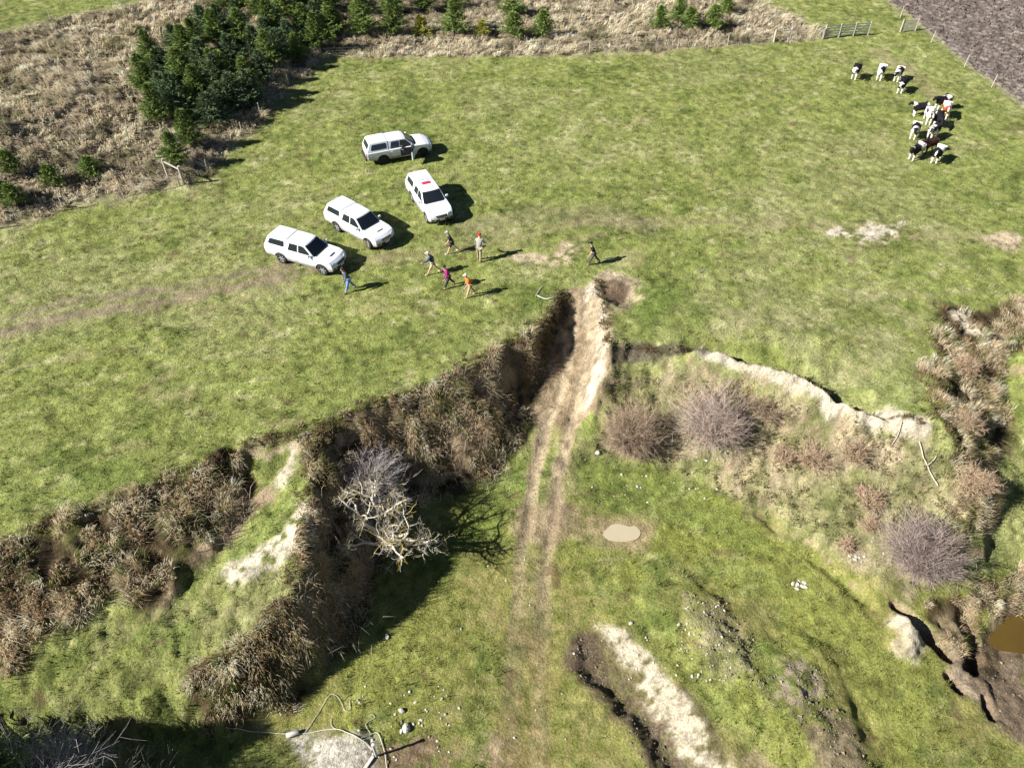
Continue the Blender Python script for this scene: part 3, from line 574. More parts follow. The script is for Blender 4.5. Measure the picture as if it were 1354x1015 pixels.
# ------------------------------------------------------------------ the lichen covered bare tree
def lichen_tree():
    rng = np.random.default_rng(5); q = spot(516, 728); root = empty('bare_tree', q)
    tag(root, 'gnarled leafless tree with pale bark and yellow lichen leaning from the shaded bank', 'tree')
    TR, LB, TW = ([], [], []), ([], [], []), ([], [], [])
    def add(B, P, r0, r1, c): B[0].append(P); B[1].append(np.linspace(r0, r1, len(P))); B[2].append(c)
    BARK = srgb(210,202,184)*.8; YL = srgb(196,170,96)*K*.9
    P, e = wander([0, 0, -.3], [-.12, -.1, 1], 2.5, 6, .09, 0, rng); add(TR, P, .22, .15, BARK*.8)
    def grow(p, d, L, r, lv):
        n = 6 if lv < 2 else 4
        P, e = wander(p, d, L, n, .20 if lv < 3 else .3, .03 if lv < 2 else .05, rng)
        r = r*.8 if lv > 2 else r; c = BARK*rng.uniform(.8, 1.15) if rng.random() < (.92 if lv < 3 else .6) else YL*rng.uniform(.8, 1.2)
        add(LB if lv < 2 else TW, P, r, r*.55, c)
        if lv >= 4: return
        for k in range([4, 5, 5, 4][lv]):
            i = rng.integers(max(1, n//3), n+1); dd = e*.55+rng.normal(0, .55, 3); dd[2] = dd[2]*.6+.1; dd /= np.linalg.norm(dd)
            grow(P[i], dd, L*rng.uniform(.5, .72), r*.5, lv+1)
    for k, a in enumerate([.3, 1.2, 2.1, 3.0, 3.8, 4.8, 5.6]):
        i = 3+k % 4; dd = np.array([math.cos(a)*.9, math.sin(a)*.9, .55]); dd /= np.linalg.norm(dd); grow(P[i], dd, rng.uniform(1.7, 2.3), .11, 0 if k < 5 else 1)
    for nm, B, s in (('trunk', TR, 8), ('limbs', LB, 6), ('twigs', TW, 3)):
        V, Fc, C = tubes(*B, sides=s); link_mesh(nm, np_mesh(nm, V, Fc, np.clip(C, 0, .8), smooth=s > 3), M_WOOD, root)
lichen_tree()
# ------------------------------------------------------------------ young pines in the planting
M_NEEDLE = mat_tint('pine_needles', .7); M_BARK = mat('pine_bark', srgb(96,78,60)*K, .9, noise=.2)
def pine_mesh(seed, h, rad, tone):
    rng = np.random.default_rng(seed); V, Fc, C = [], [], []
    nb = int(h*15)
    for k in range(nb*6):
        t = (k+rng.random())/(nb*6); z = h*(.10+.86*t); R = rad*(1-t)**.95*rng.uniform(.55, 1.2)+.05; a = k*2.399+rng.normal(0, .3)
        if rng.random() < .15 or math.sin(a*2+z*5+seed) > .82: continue
        c, s = math.cos(a), math.sin(a); rise = .25+.5*t+rng.normal(0, .1); m = max(3, int(R/.13))
        for j in range(m):
            f = (j+.6)/m; p = np.array([c*R*f, s*R*f, z+R*f*rise*(.6+.5*f)]); L = .15+.06*rng.random()
            for q in range(5):
                d = np.array([c, s, rise])*.9+rng.normal(0, .55, 3); d /= np.linalg.norm(d); n = np.cross(d, rng.normal(0, 1, 3)); n /= np.linalg.norm(n)+1e-6
                o = len(V); wdt = .022; V += [p-n*wdt, p+n*wdt, p+d*L*1.35+n*.006, p+d*L*1.35-n*.006]; Fc.append([o, o+1, o+2, o+3])
                cc = tone*rng.uniform(.55, 1.0)*(1+.5*f*rng.random()); C += [cc*.8, cc*.8, cc*1.2, cc*1.2]
    return np_mesh('crown', np.array(V), np.array(Fc), np.clip(np.array(C), 0, 1))
def trunk_mesh(h):
    z = np.linspace(0, h, 7); P = np.stack([.03*np.sin(z*2), .03*np.cos(z*1.7), z], 1); V, Fc, C = tubes([P], [np.linspace(.06, .012, 7)], [np.ones(3)], 6); return np_mesh('trunk', V, Fc, smooth=True)
PG, PB, PY = srgb(104,120,60)*1.2, srgb(88,104,70)*1.15, srgb(156,154,72)*1.1
PV = [(pine_mesh(i, h_, r_, c_), trunk_mesh(h_*.97)) for i, (h_, r_, c_) in enumerate([(3.9, 1.2, PG), (3.4, 1.15, PB), (3.6, 1.0, PG*.8), (2.2, .8, PG), (2.0, .7, PY), (3.0, 1.25, PB*.9)])]
for cm, tm in PV: cm.materials.append(M_NEEDLE); tm.materials.append(M_BARK)
PINES = []   # base pixel, variant, scale
for i, x in enumerate([407, 441, 481, 521]): PINES.append((x, 50-i, [5, 2, 0, 2][i], 1.0, 'row'))
PINES += [(558,50,4,1.05,'row'), (602,47,0,.95,'row'), (638,48,4,.8,'row'), (679,49,3,1.15,'row'), (718,48,3,1.05,'row')]
PINES += [(476,20,2,1,'row2'), (519,20,0,1,'row2'), (562,16,2,.9,'row2'), (601,14,0,.8,'row2'), (678,24,0,.9,'row2'), (438,14,5,1,'row2')]
PINES += [(872,40,3,1,'right'), (897,30,3,1,'right'), (911,38,3,.95,'right'), (942,38,3,1.05,'right'), (959,21,3,.95,'right')]
for X_, Y_ in [(850,95),(770,200),(850,180),(930,100),(950,190),(1000,215),(1080,110),(1190,145),(1290,150),(1130,190),(840,310),(910,265),(640,290),(590,355),(720,340),(650,400),(620,470),(700,440),(830,480),(740,555),(690,635),(915,410),(970,350),(1025,305),(1090,235),(780,390),(570,340),(800,290),(880,340),(1040,165),(960,300),(1235,185),(600,260),(690,200),(740,250),(800,130),(900,180),(1060,150),(1110,70),(1230,110),(1160,240),(980,400),(870,420),(760,450),(1240,20),(1050,10),(940,30),(860,350),(1180,60),(1010,60),(870,30),(1130,20),(1050,255)]:
    PINES.append((X_/2.94, Y_/2.94+3, None, 1, 'cluster'))
for X_, Y_ in [(55,672),(215,725),(365,690),(65,800),(8,770)]: PINES.append((X_/2.94, Y_/2.94, 3, .78, 'left'))
HOWTO = {'row': 'young pine in the front row behind the wire fence at the top', 'row2': 'young pine in the second row, cut by the top edge of the picture',
 'right': 'small young pine standing in straw grass left of the long gate', 'cluster': 'dark young pine in the dense clump at the corner of the planting', 'left': 'small young pine in the grass strip by the left edge'}
GRP = {'row': 'young pines in the front row along the top fence', 'row2': 'young pines in the second row at the top', 'right': 'small pines left of the long gate', 'cluster': 'pines crowded at the corner of the planting', 'left': 'small pines by the left edge'}
for i, (px, py, v, s, kd) in enumerate(PINES):
    if v is None: v = [0, 1, 5, 2, 0, 1][i % 6]; s = .72+.3*((i*37) % 10)/10
    o = empty('pine_tree', spot(px, py), (i*1.7) % 6.28); o.scale = (s*1.42, s*1.42, s*.98*(.92+.16*((i*13) % 7)/7))
    cm, tm = PV[v]; c = bpy.data.objects.new('crown', cm); COL.objects.link(c); c.parent = o
    t = bpy.data.objects.new('trunk', tm); COL.objects.link(t); t.parent = o
    lb = HOWTO[kd]
    if v == 4: lb = {558: 'yellowish pine in the front row at the top, with a white post below it', 638: 'smallest yellowish pine in the front row at the top'}[int(px)]
    tag(o, lb, 'tree', GRP[kd])
# a belt of taller trees just outside the lower left edge, which shades the foot of the bench
for i, (px, py, s) in enumerate([(40,1062,1.5), (-45,1045,1.55)]):
    o = empty('pine_tree', spot(px, py), i*1.3); o.scale = (s*1.25, s*1.25, s); cm, tm = PV[[0, 1, 5][i % 3]]
    for nm, m_ in (('crown', cm), ('trunk', tm)): c = bpy.data.objects.new(nm, m_); COL.objects.link(c); c.parent = o
    tag(o, 'tall dark pine standing just outside the lower left corner', 'tree', 'tall pines outside the lower left corner')
# ------------------------------------------------------------------ mesh bits
def bm_obj(name, bm, m, parent=None, smooth=False, bevel=0):
    me = bpy.data.meshes.new(name); bmesh.ops.recalc_face_normals(bm, faces=bm.faces); bm.to_mesh(me); bm.free()
    for p in me.polygons: p.use_smooth = smooth
    o = link_mesh(name, me, m, parent)
    if bevel: b = o.modifiers.new('bevel', 'BEVEL'); b.width = bevel; b.segments = 2; b.limit_method = 'ANGLE'; b.angle_limit = .6
    return o
def box(bm, c, s, rz=0, ry=0):
    r = bmesh.ops.create_cube(bm, size=1); M = Matrix.Translation(c) @ Matrix.Rotation(rz, 4, 'Z') @ Matrix.Rotation(ry, 4, 'Y') @ Matrix.Diagonal((*s, 1)); bmesh.ops.transform(bm, matrix=M, verts=r['verts'])
def rod(bm, a, b, r0, r1=None, n=8):
    a, b = Vector(a), Vector(b); d = b-a; r = bmesh.ops.create_cone(bm, cap_ends=True, segments=n, radius1=r0, radius2=r0 if r1 is None else r1, depth=d.length)
    bmesh.ops.transform(bm, matrix=Matrix.Translation((a+b)/2) @ d.to_track_quat('Z', 'Y').to_matrix().to_4x4(), verts=r['verts'])
def lathe(bm, prof, axis_c, n=24):            # prof (offset along y, radius); axis along y
    rings = []
    for y, r in prof: rings.append([bm.verts.new((axis_c[0]+r*math.cos(2*math.pi*k/n), axis_c[1]+y, axis_c[2]+r*math.sin(2*math.pi*k/n))) for k in range(n)])
    for A, B in zip(rings[:-1], rings[1:]):
        for k in range(n): bm.faces.new((A[k], A[(k+1) % n], B[(k+1) % n], B[k]))
    return rings
# ------------------------------------------------------------------ utes
M_WHITE = mat('white_paint', (.72, .73, .74), .28, 0, .5, .01, 3, .5); M_GLASS = mat('dark_glass', (.012, .016, .02), .06, 0, .6); M_TYRE = mat('tyre_rubber', (.02, .02, .02), .8)
M_RIM = mat('alloy_rim', (.55, .55, .57), .35, .6); M_DRIM = mat('dark_rim', (.03, .03, .035), .4); M_TRIM = mat('black_plastic', (.025, .025, .028), .55); M_LAMP = mat('headlight_glass', (.62, .66, .7), .12, .3, .6)
M_RED = mat('red_lens', (.35, .02, .02), .2); M_CHROME = mat('chrome', (.6, .62, .64), .15, 1); M_PLATE = mat('number_plate', (.6, .6, .58), .5); M_SEAT = mat('grey_seat', (.06, .06, .065), .8); M_ROOFRED = mat('red_panel', (.42, .03, .06), .45)
def dirty(m):
    n = m.node_tree; b = n.nodes['Principled BSDF']; src = b.inputs['Base Color'].links[0].from_socket; tc = n.nodes['Texture Coordinate']
    sp = n.nodes.new('ShaderNodeSeparateXYZ'); n.links.new(tc.outputs['Object'], sp.inputs[0]); t = n.nodes.new('ShaderNodeTexNoise'); t.inputs['Scale'].default_value = 5; t.inputs['Detail'].default_value = 6; n.links.new(tc.outputs['Object'], t.inputs['Vector'])
    ad = n.nodes.new('ShaderNodeMath'); ad.operation = 'MULTIPLY_ADD'; ad.inputs[1].default_value = -.7; n.links.new(t.outputs['Fac'], ad.inputs[0]); n.links.new(sp.outputs['Z'], ad.inputs[2])
    mr = n.nodes.new('ShaderNodeMapRange'); mr.inputs[1].default_value = .05; mr.inputs[2].default_value = .55; mr.inputs[3].default_value = .85; mr.inputs[4].default_value = 0; n.links.new(ad.outputs[0], mr.inputs[0])
    mx = n.nodes.new('ShaderNodeMix'); mx.data_type = 'RGBA'; mx.inputs[7].default_value = (.20, .16, .11, 1); n.links.new(mr.outputs[0], mx.inputs[0]); n.links.new(src, mx.inputs[6]); n.links.new(mx.outputs[2], b.inputs['Base Color'])
M_WHITE_BODY = mat('white_body_paint', (.72, .73, .74), .28, 0, .5, .01, 3, .5); dirty(M_WHITE_BODY)
def slab(prof, ys, fn):
    bm = bmesh.new(); R = []
    for s in ys: R.append([bm.verts.new(fn(x, s, z)) for x, z in prof])
    n = len(prof)
    for A, B in zip(R[:-1], R[1:]):
        for k in range(n): bm.faces.new((A[k], A[(k+1) % n], B[(k+1) % n], B[k]))
    bm.faces.new(R[0]); bm.faces.new(R[-1][::-1]); return bm
def arch(cx, r, z0=.40, n=9):
    a0 = math.asin(max(-1, (z0-.40)/r)); return [(cx+r*math.cos(a), .38+r*math.sin(a)) for a in np.linspace(.05, math.pi-.05, n)]
def ute(label, pickup='older', open_door=False, roof_panel=False, bluff=0.0, steer=0.0):
    root = empty('parked_ute', (0, 0, 0)); tag(root, label, 'ute', 'white utes parked on the pasture')
    prof = [(-2.66,.52),(-2.74,.66),(-2.77,.95),(-2.74,1.12),(-1.05,1.13),(1.0,1.14),(1.35,1.15),(1.8,1.09),(2.15,1.0),(2.36,.88),(2.44,.74),(2.45,.52),(2.36,.40),(2.02,.38)]+arch(1.54, .47)+[(1.03,.36),(-1.05,.38)]+arch(-1.54, .46)+[(-2.05,.44)]
    def f(x, s, z):
        y = .90*s
        if x > 1.7: y *= 1-.10*((x-1.7)/.75)**2
        if x > 1.9: x -= .16*abs(s)**2.2*(x-1.9)/.5
        if x < -2.4: x += .05*abs(s)**3
        if abs(s) > .97 and z > .9: z -= .035
        if z > 1.1 and x > 1.05: z -= .03*abs(s)**2
        if z < .5: y *= .97
        return (x, y, z)
    b = bm_obj('body', slab(prof, [-1, -.95, -.7, -.35, 0, .35, .7, .95, 1], f), M_WHITE_BODY, root, bevel=.025)
    ty = lambda z: .845-.19*(z-1.12)/.64
    def g(x, s, z):
        k = ty(z)
        if abs(s) > .98 and z > 1.6: z -= .035
        if x > .9: x += .06*(1-s*s)
        elif x > .2: x += .05*(1-s*s)
        return (x, k*s, z+(.02*(1-s*s) if z > 1.6 else 0))
    bm_obj('cab', slab([(1.02,1.11),(.30,1.69),(.12,1.745),(-.5,1.765),(-1.03,1.755),(-1.05,1.11)], [-1, -.94, -.5, 0, .5, .94, 1], g), M_WHITE, root, bevel=.02)
    def g2(x, s, z):
        k = ty(z)+.015
        if abs(s) > .98 and z > 1.6: z -= .03
        return (x, k*s, z+(.025*(1-s*s) if z > 1.6 else 0))
    cn = bm_obj('canopy', slab([(-1.07,1.11),(-1.07,1.775),(-1.4,1.80),(-2.25,1.785),(-2.44,1.74),(-2.73,1.11)], [-1, -.94, -.5, 0, .5, .94, 1], g2), M_WHITE, root, bevel=.02)
    def pane(parent, pts, side, off=.007, nm='window', m=M_GLASS):
        bm = bmesh.new(); vs = [bm.verts.new((x, side*(ty(z)+off), z)) for x, z in pts]; vi = [bm.verts.new((x, side*(ty(z)+off-.02), z)) for x, z in pts]
        bm.faces.new(vs)
        for k in range(len(vs)): bm.faces.new((vs[k], vs[(k+1) % len(vs)], vi[(k+1) % len(vs)], vi[k]))
        return bm_obj(nm, bm, m, parent)
    for sd in (-1, 1):
        if not (open_door and sd < 0): pane(root, [(.74,1.19),(.70,1.30),(.30,1.60),(.16,1.645),(-.14,1.65),(-.14,1.19)], sd)
        pane(root, [(-.22,1.19),(-.22,1.65),(-.80,1.64),(-.93,1.19)], sd)
        z0 = 1.30 if pickup == 'older' else 1.26
        o = pane(cn, [(-1.24,z0),(-1.20,z0+.06),(-1.20,1.62),(-1.26,1.66),(-2.22,1.65),(-2.30,1.60),(-2.40,z0+.06),(-2.36,z0)], sd, .022)
        # seams and handles
        bm = bmesh.new()
        for x in (.98, -.18, -1.06): box(bm, (x, sd*.903, .80), (.012, .006, .60))
        box(bm, (-.02, sd*.906, .47), (1.9, .012, .07)); bm_obj('door_seams', bm, M_TRIM if False else mat_seam(), root)
        for x in (.0, -.85):
            bm = bmesh.new(); box(bm, (x, sd*.918, .98), (.18, .03, .035)); bm_obj('door_handle', bm, M_WHITE, root, bevel=.008)
        bm = bmesh.new(); box(bm, (.74, sd*1.0, 1.24), (.10, .20, .17)); mi = bm_obj('mirror', bm, M_WHITE, root, bevel=.03)
        bm = bmesh.new(); rod(bm, (.76, sd*.84, 1.16), (.75, sd*.94, 1.2), .025); bm_obj('mirror_arm', bm, M_TRIM, mi)
        bm = bmesh.new(); sx = 2.19 if pickup != 'triton' else 2.15
        vs = [(2.36,.44),(2.15,.80),(1.93,.82),(1.93,.83)]
        P = [(2.395,sd*.42,.80),(2.30,sd*.66,.80),(2.12,sd*.80,.83),(2.05,sd*.805,.90),(2.24,sd*.66,.93),(2.34,sd*.44,.90)]
        V = [bm.verts.new(p) for p in P]; W = [bm.verts.new((p[0]-.14, p[1]*.9, p[2])) for p in P]; bm.faces.new(V)
        for k in range(6): bm.faces.new((V[k], V[(k+1) % 6], W[(k+1) % 6], W[k]))
        bm_obj('headlight', bm, M_LAMP, root)
        bm = bmesh.new(); box(bm, (-2.735, sd*.80, .95), (.09, .13, .28)); bm_obj('tail_light', bm, M_RED, root, bevel=.015)
        for ax in (-1.54, 1.54):
            bm = bmesh.new(); lathe(bm, [(-.12,.24),(-.125,.32),(-.10,.375),(-.05,.39),(.05,.39),(.10,.375),(.125,.32),(.12,.24)], (0, 0, 0), 28)
            ty_ = bm_obj('wheel', bm, M_TYRE, root, True); ty_.location = (ax, sd*.77, .39); ty_.rotation_euler = (0, 0, steer if ax > 0 else 0)
            bm = bmesh.new(); lathe(bm, [(-.10,.245),(-.115,.25),(.115*1,.25),(.10,.225),(.06,.20)], (0, 0, 0), 28)
            for k in range(6):
                a = k*math.pi/3; box(bm, (.12*math.cos(a), sd*.085, .12*math.sin(a)), (.22, .03, .05), 0, -a)
            lathe(bm, [(sd*.10,.001),(sd*.10,.06),(sd*.05,.07)], (0, 0, 0), 12)
            bm_obj('rim', bm, M_DRIM if pickup == 'newer' else M_RIM, ty_)
            bm = bmesh.new(); rod(bm, (0, sd*.04, 0), (0, sd*.05, 0), .235, n=20); bm_obj('brake_disc', bm, M_TRIM, ty_)
    # windscreen
    def glass_front(x0, z0, x1, z1, wv, nm, parent, off, curve=.055):
        bm = bmesh.new(); R = []
        for t in (0, .5, 1):
            x, z = x0+(x1-x0)*t, z0+(z1-z0)*t; k = ty(z)*wv; R.append([bm.verts.new((x+curve*(1-s*s)+off[0], k*s, z+off[1])) for s in (-1, -.8, -.4, 0, .4, .8, 1)])
        for A, B in zip(R[:-1], R[1:]):
            for k in range(6): bm.faces.new((A[k], A[k+1], B[k+1], B[k]))
        e = bmesh.ops.extrude_face_region(bm, geom=list(bm.faces)); bmesh.ops.translate(bm, verts=[v for v in e['geom'] if isinstance(v, bmesh.types.BMVert)], vec=(-off[0]*2.5, 0, -off[1]*2.5))
        return bm_obj(nm, bm, M_GLASS, parent)
    glass_front(.975, 1.15, .345, 1.655, .90, 'windscreen', root, (.012, .014))
    glass_front(-2.645, 1.28, -2.475, 1.66, .84, 'rear_window', cn, (-.012, .004), 0)
    bm = bmesh.new(); box(bm, (2.41, 0, .80), (.07, .74, .15)); gr = bm_obj('grille', bm, M_TRIM, root, bevel=.01)
    bm = bmesh.new()
    for z in (.765, .80, .835): box(bm, (2.452, 0, z), (.012, .66, .012))
    bm_obj('grille_bar', bm, M_CHROME, gr)
    bm = bmesh.new(); box(bm, (2.42, 0, .56), (.09, .9, .12)); box(bm, (2.33, .62, .56), (.08, .22, .10)); box(bm, (2.33, -.62, .56), (.08, .22, .10)); bp = bm_obj('front_bumper', bm, M_TRIM, root, bevel=.01)
    bm = bmesh.new(); box(bm, (2.474, 0, .60), (.012, .36, .125)); bm_obj('number_plate', bm, M_PLATE, bp)
    bm = bmesh.new(); box(bm, (-2.80, 0, .56), (.14, 1.5, .16)); rb = bm_obj('rear_bumper', bm, M_TRIM if pickup == 'newer' else M_CHROME, root, bevel=.02)
    bm = bmesh.new(); box(bm, (0, 0, .42), (4.3, 1.1, .16)); box(bm, (1.54, 0, .39), (.1, 1.5, .1)); box(bm, (-1.54, 0, .39), (.1, 1.5, .1)); bm_obj('underbody', bm, M_TRIM, root)
    bm = bmesh.new(); box(bm, (1.06, 0, 1.155), (.08, 1.35, .02)); bm_obj('wiper_cowl', bm, M_TRIM, root)
    if pickup == 'older':
        bm = bmesh.new(); box(bm, (1.62, 0, 1.115), (.34, .5, .07), 0, .06); sc = bm_obj('bonnet_scoop', bm, M_WHITE, root, bevel=.02)
        bm = bmesh.new(); box(bm, (1.795, 0, 1.118), (.012, .40, .038)); bm_obj('scoop_mouth', bm, M_TRIM, sc)
    if roof_panel:
        bm = bmesh.new(); box(bm, (-.55, .0, 1.795), (.34, .60, .035)); bm_obj('roof_panel', bm, M_ROOFRED, root, bevel=.012)['label'] = 'flat red panel lying on the cab roof'
    if open_door:      # dark panels standing for the shaded opening, seat and hinged driver's door
        bm = bmesh.new(); box(bm, (.36, -.895, .80), (1.06, .03, .58)); ap = bm_obj('door_dark_panel', bm, M_TRIM, root)
        pane(root, [(.86,1.12),(.30,1.63),(.14,1.66),(-.14,1.66),(-.16,1.12)], -1, .008, 'window_dark_panel', M_TRIM)
        bm = bmesh.new(); box(bm, (.02, -.80, .98), (.14, .26, .62), 0, -.2); box(bm, (.28, -.80, .74), (.46, .26, .14)); bm_obj('seat', bm, M_SEAT, root, bevel=.04)
        hinge = Vector((.92, -.91, 0)); a = math.radians(62)
        def H_(x, d, z): return (hinge.x-(x*math.cos(a))+d*math.sin(a), hinge.y-x*math.sin(a)-d*math.cos(a), z)
        bm = bmesh.new(); P = [(0,.46),(0,1.12),(1.06,1.12),(1.06,.46)]
        A = [bm.verts.new(H_(x, .0, z)) for x, z in P]; B = [bm.verts.new(H_(x, .07, z)) for x, z in P]; bm.faces.new(A); bm.faces.new(B[::-1])
        for k in range(4): bm.faces.new((A[k], A[(k+1) % 4], B[(k+1) % 4], B[k]))
        d = bm_obj('open_door', bm, M_WHITE, root, bevel=.015); d['label'] = "driver's door standing open"
        bm = bmesh.new(); fr = [(.10,1.12),(.62,1.62),(1.0,1.64),(1.03,1.12)]
        for (x0, z0), (x1, z1) in zip(fr[:-1], fr[1:]): rod(bm, H_(x0, .035, z0), H_(x1, .035, z1), .022)
        bm_obj('window_frame', bm, M_TRIM, d)
        bm = bmesh.new(); A = [bm.verts.new(H_(x, .03, z)) for x, z in fr]; B = [bm.verts.new(H_(x, .038, z)) for x, z in fr]; bm.faces.new(A); bm.faces.new(B[::-1]); bm_obj('door_glass', bm, M_GLASS, d)
        bm = bmesh.new(); A = [bm.verts.new(H_(x, -.005, z)) for x, z in [(.06,.56),(.06,1.0),(1.0,1.0),(1.0,.56)]]; bm.faces.new(A); e = bmesh.ops.extrude_face_region(bm, geom=list(bm.faces)); bmesh.ops.translate(bm, verts=[v for v in e['geom'] if isinstance(v, bmesh.types.BMVert)], vec=(-.02, .005, 0)); bm_obj('door_lining', bm, M_SEAT, d)
    return root
_seam = []
def mat_seam():
    if not _seam: _seam.append(mat('seam_grey', (.16, .165, .17), .6))
    return _seam[0]
def place_ute(o, rear, front):
    a = spot(*rear); b = spot(*front); d = (b-a)[:2]; d /= np.linalg.norm(d); h = math.atan2(d[1], d[0]); m = (a+b)/2
    n = np.array([-d[1], d[0]]); c = m[:2]+n*.80
    z = [float(gz(c[0]+sx*1.54*d[0]+sy*.77*n[0], c[1]+sx*1.54*d[1]+sy*.77*n[1])[0]) for sx in (-1, 1) for sy in (-1, 1)]
    o.location = (c[0], c[1], sum(z)/4-.02); pitch = math.atan2((z[2]+z[3]-z[0]-z[1])/2, 3.08); roll = math.atan2((z[1]+z[3]-z[0]-z[2])/2, 1.54)
    o.rotation_euler = (roll, -pitch, h)
place_ute(ute('white canopied ute nearest the left edge, with one person walking beside its nose'), (375.9, 348), (427.3, 363))
place_ute(ute('white canopied ute second from the left, parked between two others, no red panel', steer=-.35), (447.8, 305.8), (489, 328.5))
place_ute(ute('white canopied ute with a red panel on its cab roof', 'triton', roof_panel=True), (545.4, 265.1), (566.2, 295.4))
place_ute(ute("white canopied ute with dark wheels and its driver's door standing open", 'newer', open_door=True), (509.8, 217.2), (557.7, 207.6))
# ------------------------------------------------------------------ skinned bodies
def skinned(name, verts, edges, rad, m, parent, sub=2, root=0, flat=None):
    me = bpy.data.meshes.new(name); me.from_pydata([tuple(v) for v in verts], edges, []); o = bpy.data.objects.new(name, me); COL.objects.link(o)
    s = o.modifiers.new('skin', 'SKIN'); s.use_smooth_shade = True
    for i, r in enumerate(rad):
        v = me.skin_vertices[0].data[i]; v.radius = (r, r) if not isinstance(r, tuple) else r; v.use_root = i == root
    u = o.modifiers.new('sub', 'SUBSURF'); u.levels = u.render_levels = sub
    dg = bpy.context.evaluated_depsgraph_get(); nm = bpy.data.meshes.new_from_object(o.evaluated_get(dg)); bpy.data.objects.remove(o); bpy.data.meshes.remove(me)
    nm.name = name
    for p in nm.polygons: p.use_smooth = True
    q = link_mesh(name, nm, m, parent); return q
def chain(V, E, R, pts, rads, start=None):
    prev = start
    for p, r in zip(pts, rads):
        V.append(np.array(p, float)); R.append(r)
        if prev is not None: E.append((prev, len(V)-1))
        prev = len(V)-1
    return prev
SKIN = mat('skin', srgb(205,160,130)*.8, .6)
def person(label, foot, heading, top, low, shoe, head, stride=.5, arms=(.5, -.4), bare_legs=False, bare_arms=False, hair=None, cap=None, lean=.06, hh=1.76):
    q = spot(*foot); root = empty('person', q, heading); tag(root, label, 'person', 'people walking on the pasture')
    L = stride; V, E, R = [], [], []
    pel = np.array([0, 0, .95-.11*L*L]); ch = pel+[lean*2.5, 0, .38]; nk = ch+[lean, 0, .16]; hd = nk+[.03, 0, .13]; tp = hd+[.01, 0, .10]
    chain(V, E, R, [pel, pel+(ch-pel)*.5, ch, nk, hd, tp], [.13, (.13,.11), (.15,.12), .058, .088, .08], None)
    legs, armsj = [], []
    for sd, ph in ((1, 1), (-1, -1)):
        hip = pel+[0, sd*.09, -.04]; th = L*.48*ph; kn = hip+np.array([math.sin(th)*.44, 0, -math.cos(th)*.44]); sh = th-(.10 if ph > 0 else .25)*abs(L)
        an = kn+np.array([math.sin(sh)*.43, 0, -math.cos(sh)*.43]); an[2] = max(an[2], .07); toe = an+[.15, sd*.02, -.045]
        legs.append((hip, kn, an, toe)); chain(V, E, R, [hip, kn, an, toe], [.085, .055, .04, .035], 0)
    for sd, aa in ((1, arms[0]), (-1, arms[1])):
        shd = ch+[0, sd*.19, .06]; ab = .18; el = shd+np.array([math.sin(aa)*.29, sd*ab*.4, -math.cos(aa)*.29]); fa = aa+.45; wr = el+np.array([math.sin(fa)*.25, sd*.02, -math.cos(fa)*.25])
        d = (wr-el)/np.linalg.norm(wr-el); pm_ = wr+d*.07; armsj.append((shd, el, wr))
        i = chain(V, E, R, [shd, el, wr, pm_], [.055, .042, .028, .034], 2)
        side = np.array([1.0, 0, 0]); side = side-d*np.dot(side, d); side /= np.linalg.norm(side); nrm = np.cross(d, side)
        for k, ln in enumerate((.062, .075, .07, .052)):
            off = side*(.026-.0175*k); b = pm_+off+d*.02; chain(V, E, R, [b, b+d*ln*.55-nrm*sd*.004, b+d*ln-nrm*sd*.02], [.009, .0085, .007], i)
        b = pm_-d*.02+side*.032; chain(V, E, R, [b, b+side*.02+d*.03, b+side*.022+d*.055], [.011, .010, .008], i)
    chain(V, E, R, [hd+[.088, 0, .0], hd+[.108, 0, -.015]], [.018, .012], 4)      # nose
    skinned('body', V, E, R, SKIN, root)
    for sd in (1, -1):
        bm = bmesh.new(); bmesh.ops.create_icosphere(bm, subdivisions=1, radius=.012, matrix=Matrix.Translation(hd+np.array([.083, sd*.032, .02]))); bm_obj('eye', bm, M_TRIM, root, True)
        bm = bmesh.new(); bmesh.ops.create_icosphere(bm, subdivisions=1, radius=.028, matrix=Matrix.Translation(hd+np.array([.0, sd*.088, .0])) @ Matrix.Diagonal((.7, .35, 1.1, 1))); bm_obj('ear', bm, SKIN, root, True)
    V, E, R = [], [], []
    chain(V, E, R, [pel+[0, 0, .0], pel+(ch-pel)*.5, ch, nk-[0, 0, .05]], [(.165,.14), (.16,.135), (.18,.145), .075])
    for shd, el, wr in armsj:
        if bare_arms: chain(V, E, R, [shd, shd+(el-shd)*.7], [.075, .062], 2)
        else: chain(V, E, R, [shd, el, wr], [.075, .06, .045], 2)
    skinned('jacket' if not bare_arms else 'shirt', V, E, R, mat('cloth_top', top, .9, noise=.15, nscale=20), root)
    V, E, R = [], [], []; chain(V, E, R, [pel+[0, 0, .04]], [.145])
    for hip, kn, an, toe in legs: chain(V, E, R, [hip, kn+(hip-kn)*.15] if bare_legs else [hip, kn, an+[0, 0, .03]], [.105, .08] if bare_legs else [.105, .075, .06], 0)
    skinned('shorts' if bare_legs else 'trousers', V, E, R, mat('cloth_low', low, .9, noise=.15, nscale=20), root)
    ms = mat('shoe', shoe, .7)
    for hip, kn, an, toe in legs:
        V, E, R = [], [], []; chain(V, E, R, [an+[-.03, 0, -.02], an+[.06, 0, -.035], toe+[.03, 0, 0]], [.052, .05, .042]); skinned('shoe', V, E, R, ms, root, 1)
    bm = bmesh.new(); bmesh.ops.create_uvsphere(bm, u_segments=14, v_segments=10, radius=1, matrix=Matrix.Translation(hd+np.array([-.012, 0, .06])) @ Matrix.Diagonal((.108, .096, .095, 1)))
    bm_obj('hair' if cap is None else cap, bm, mat('headwear', head, .85), root, True)
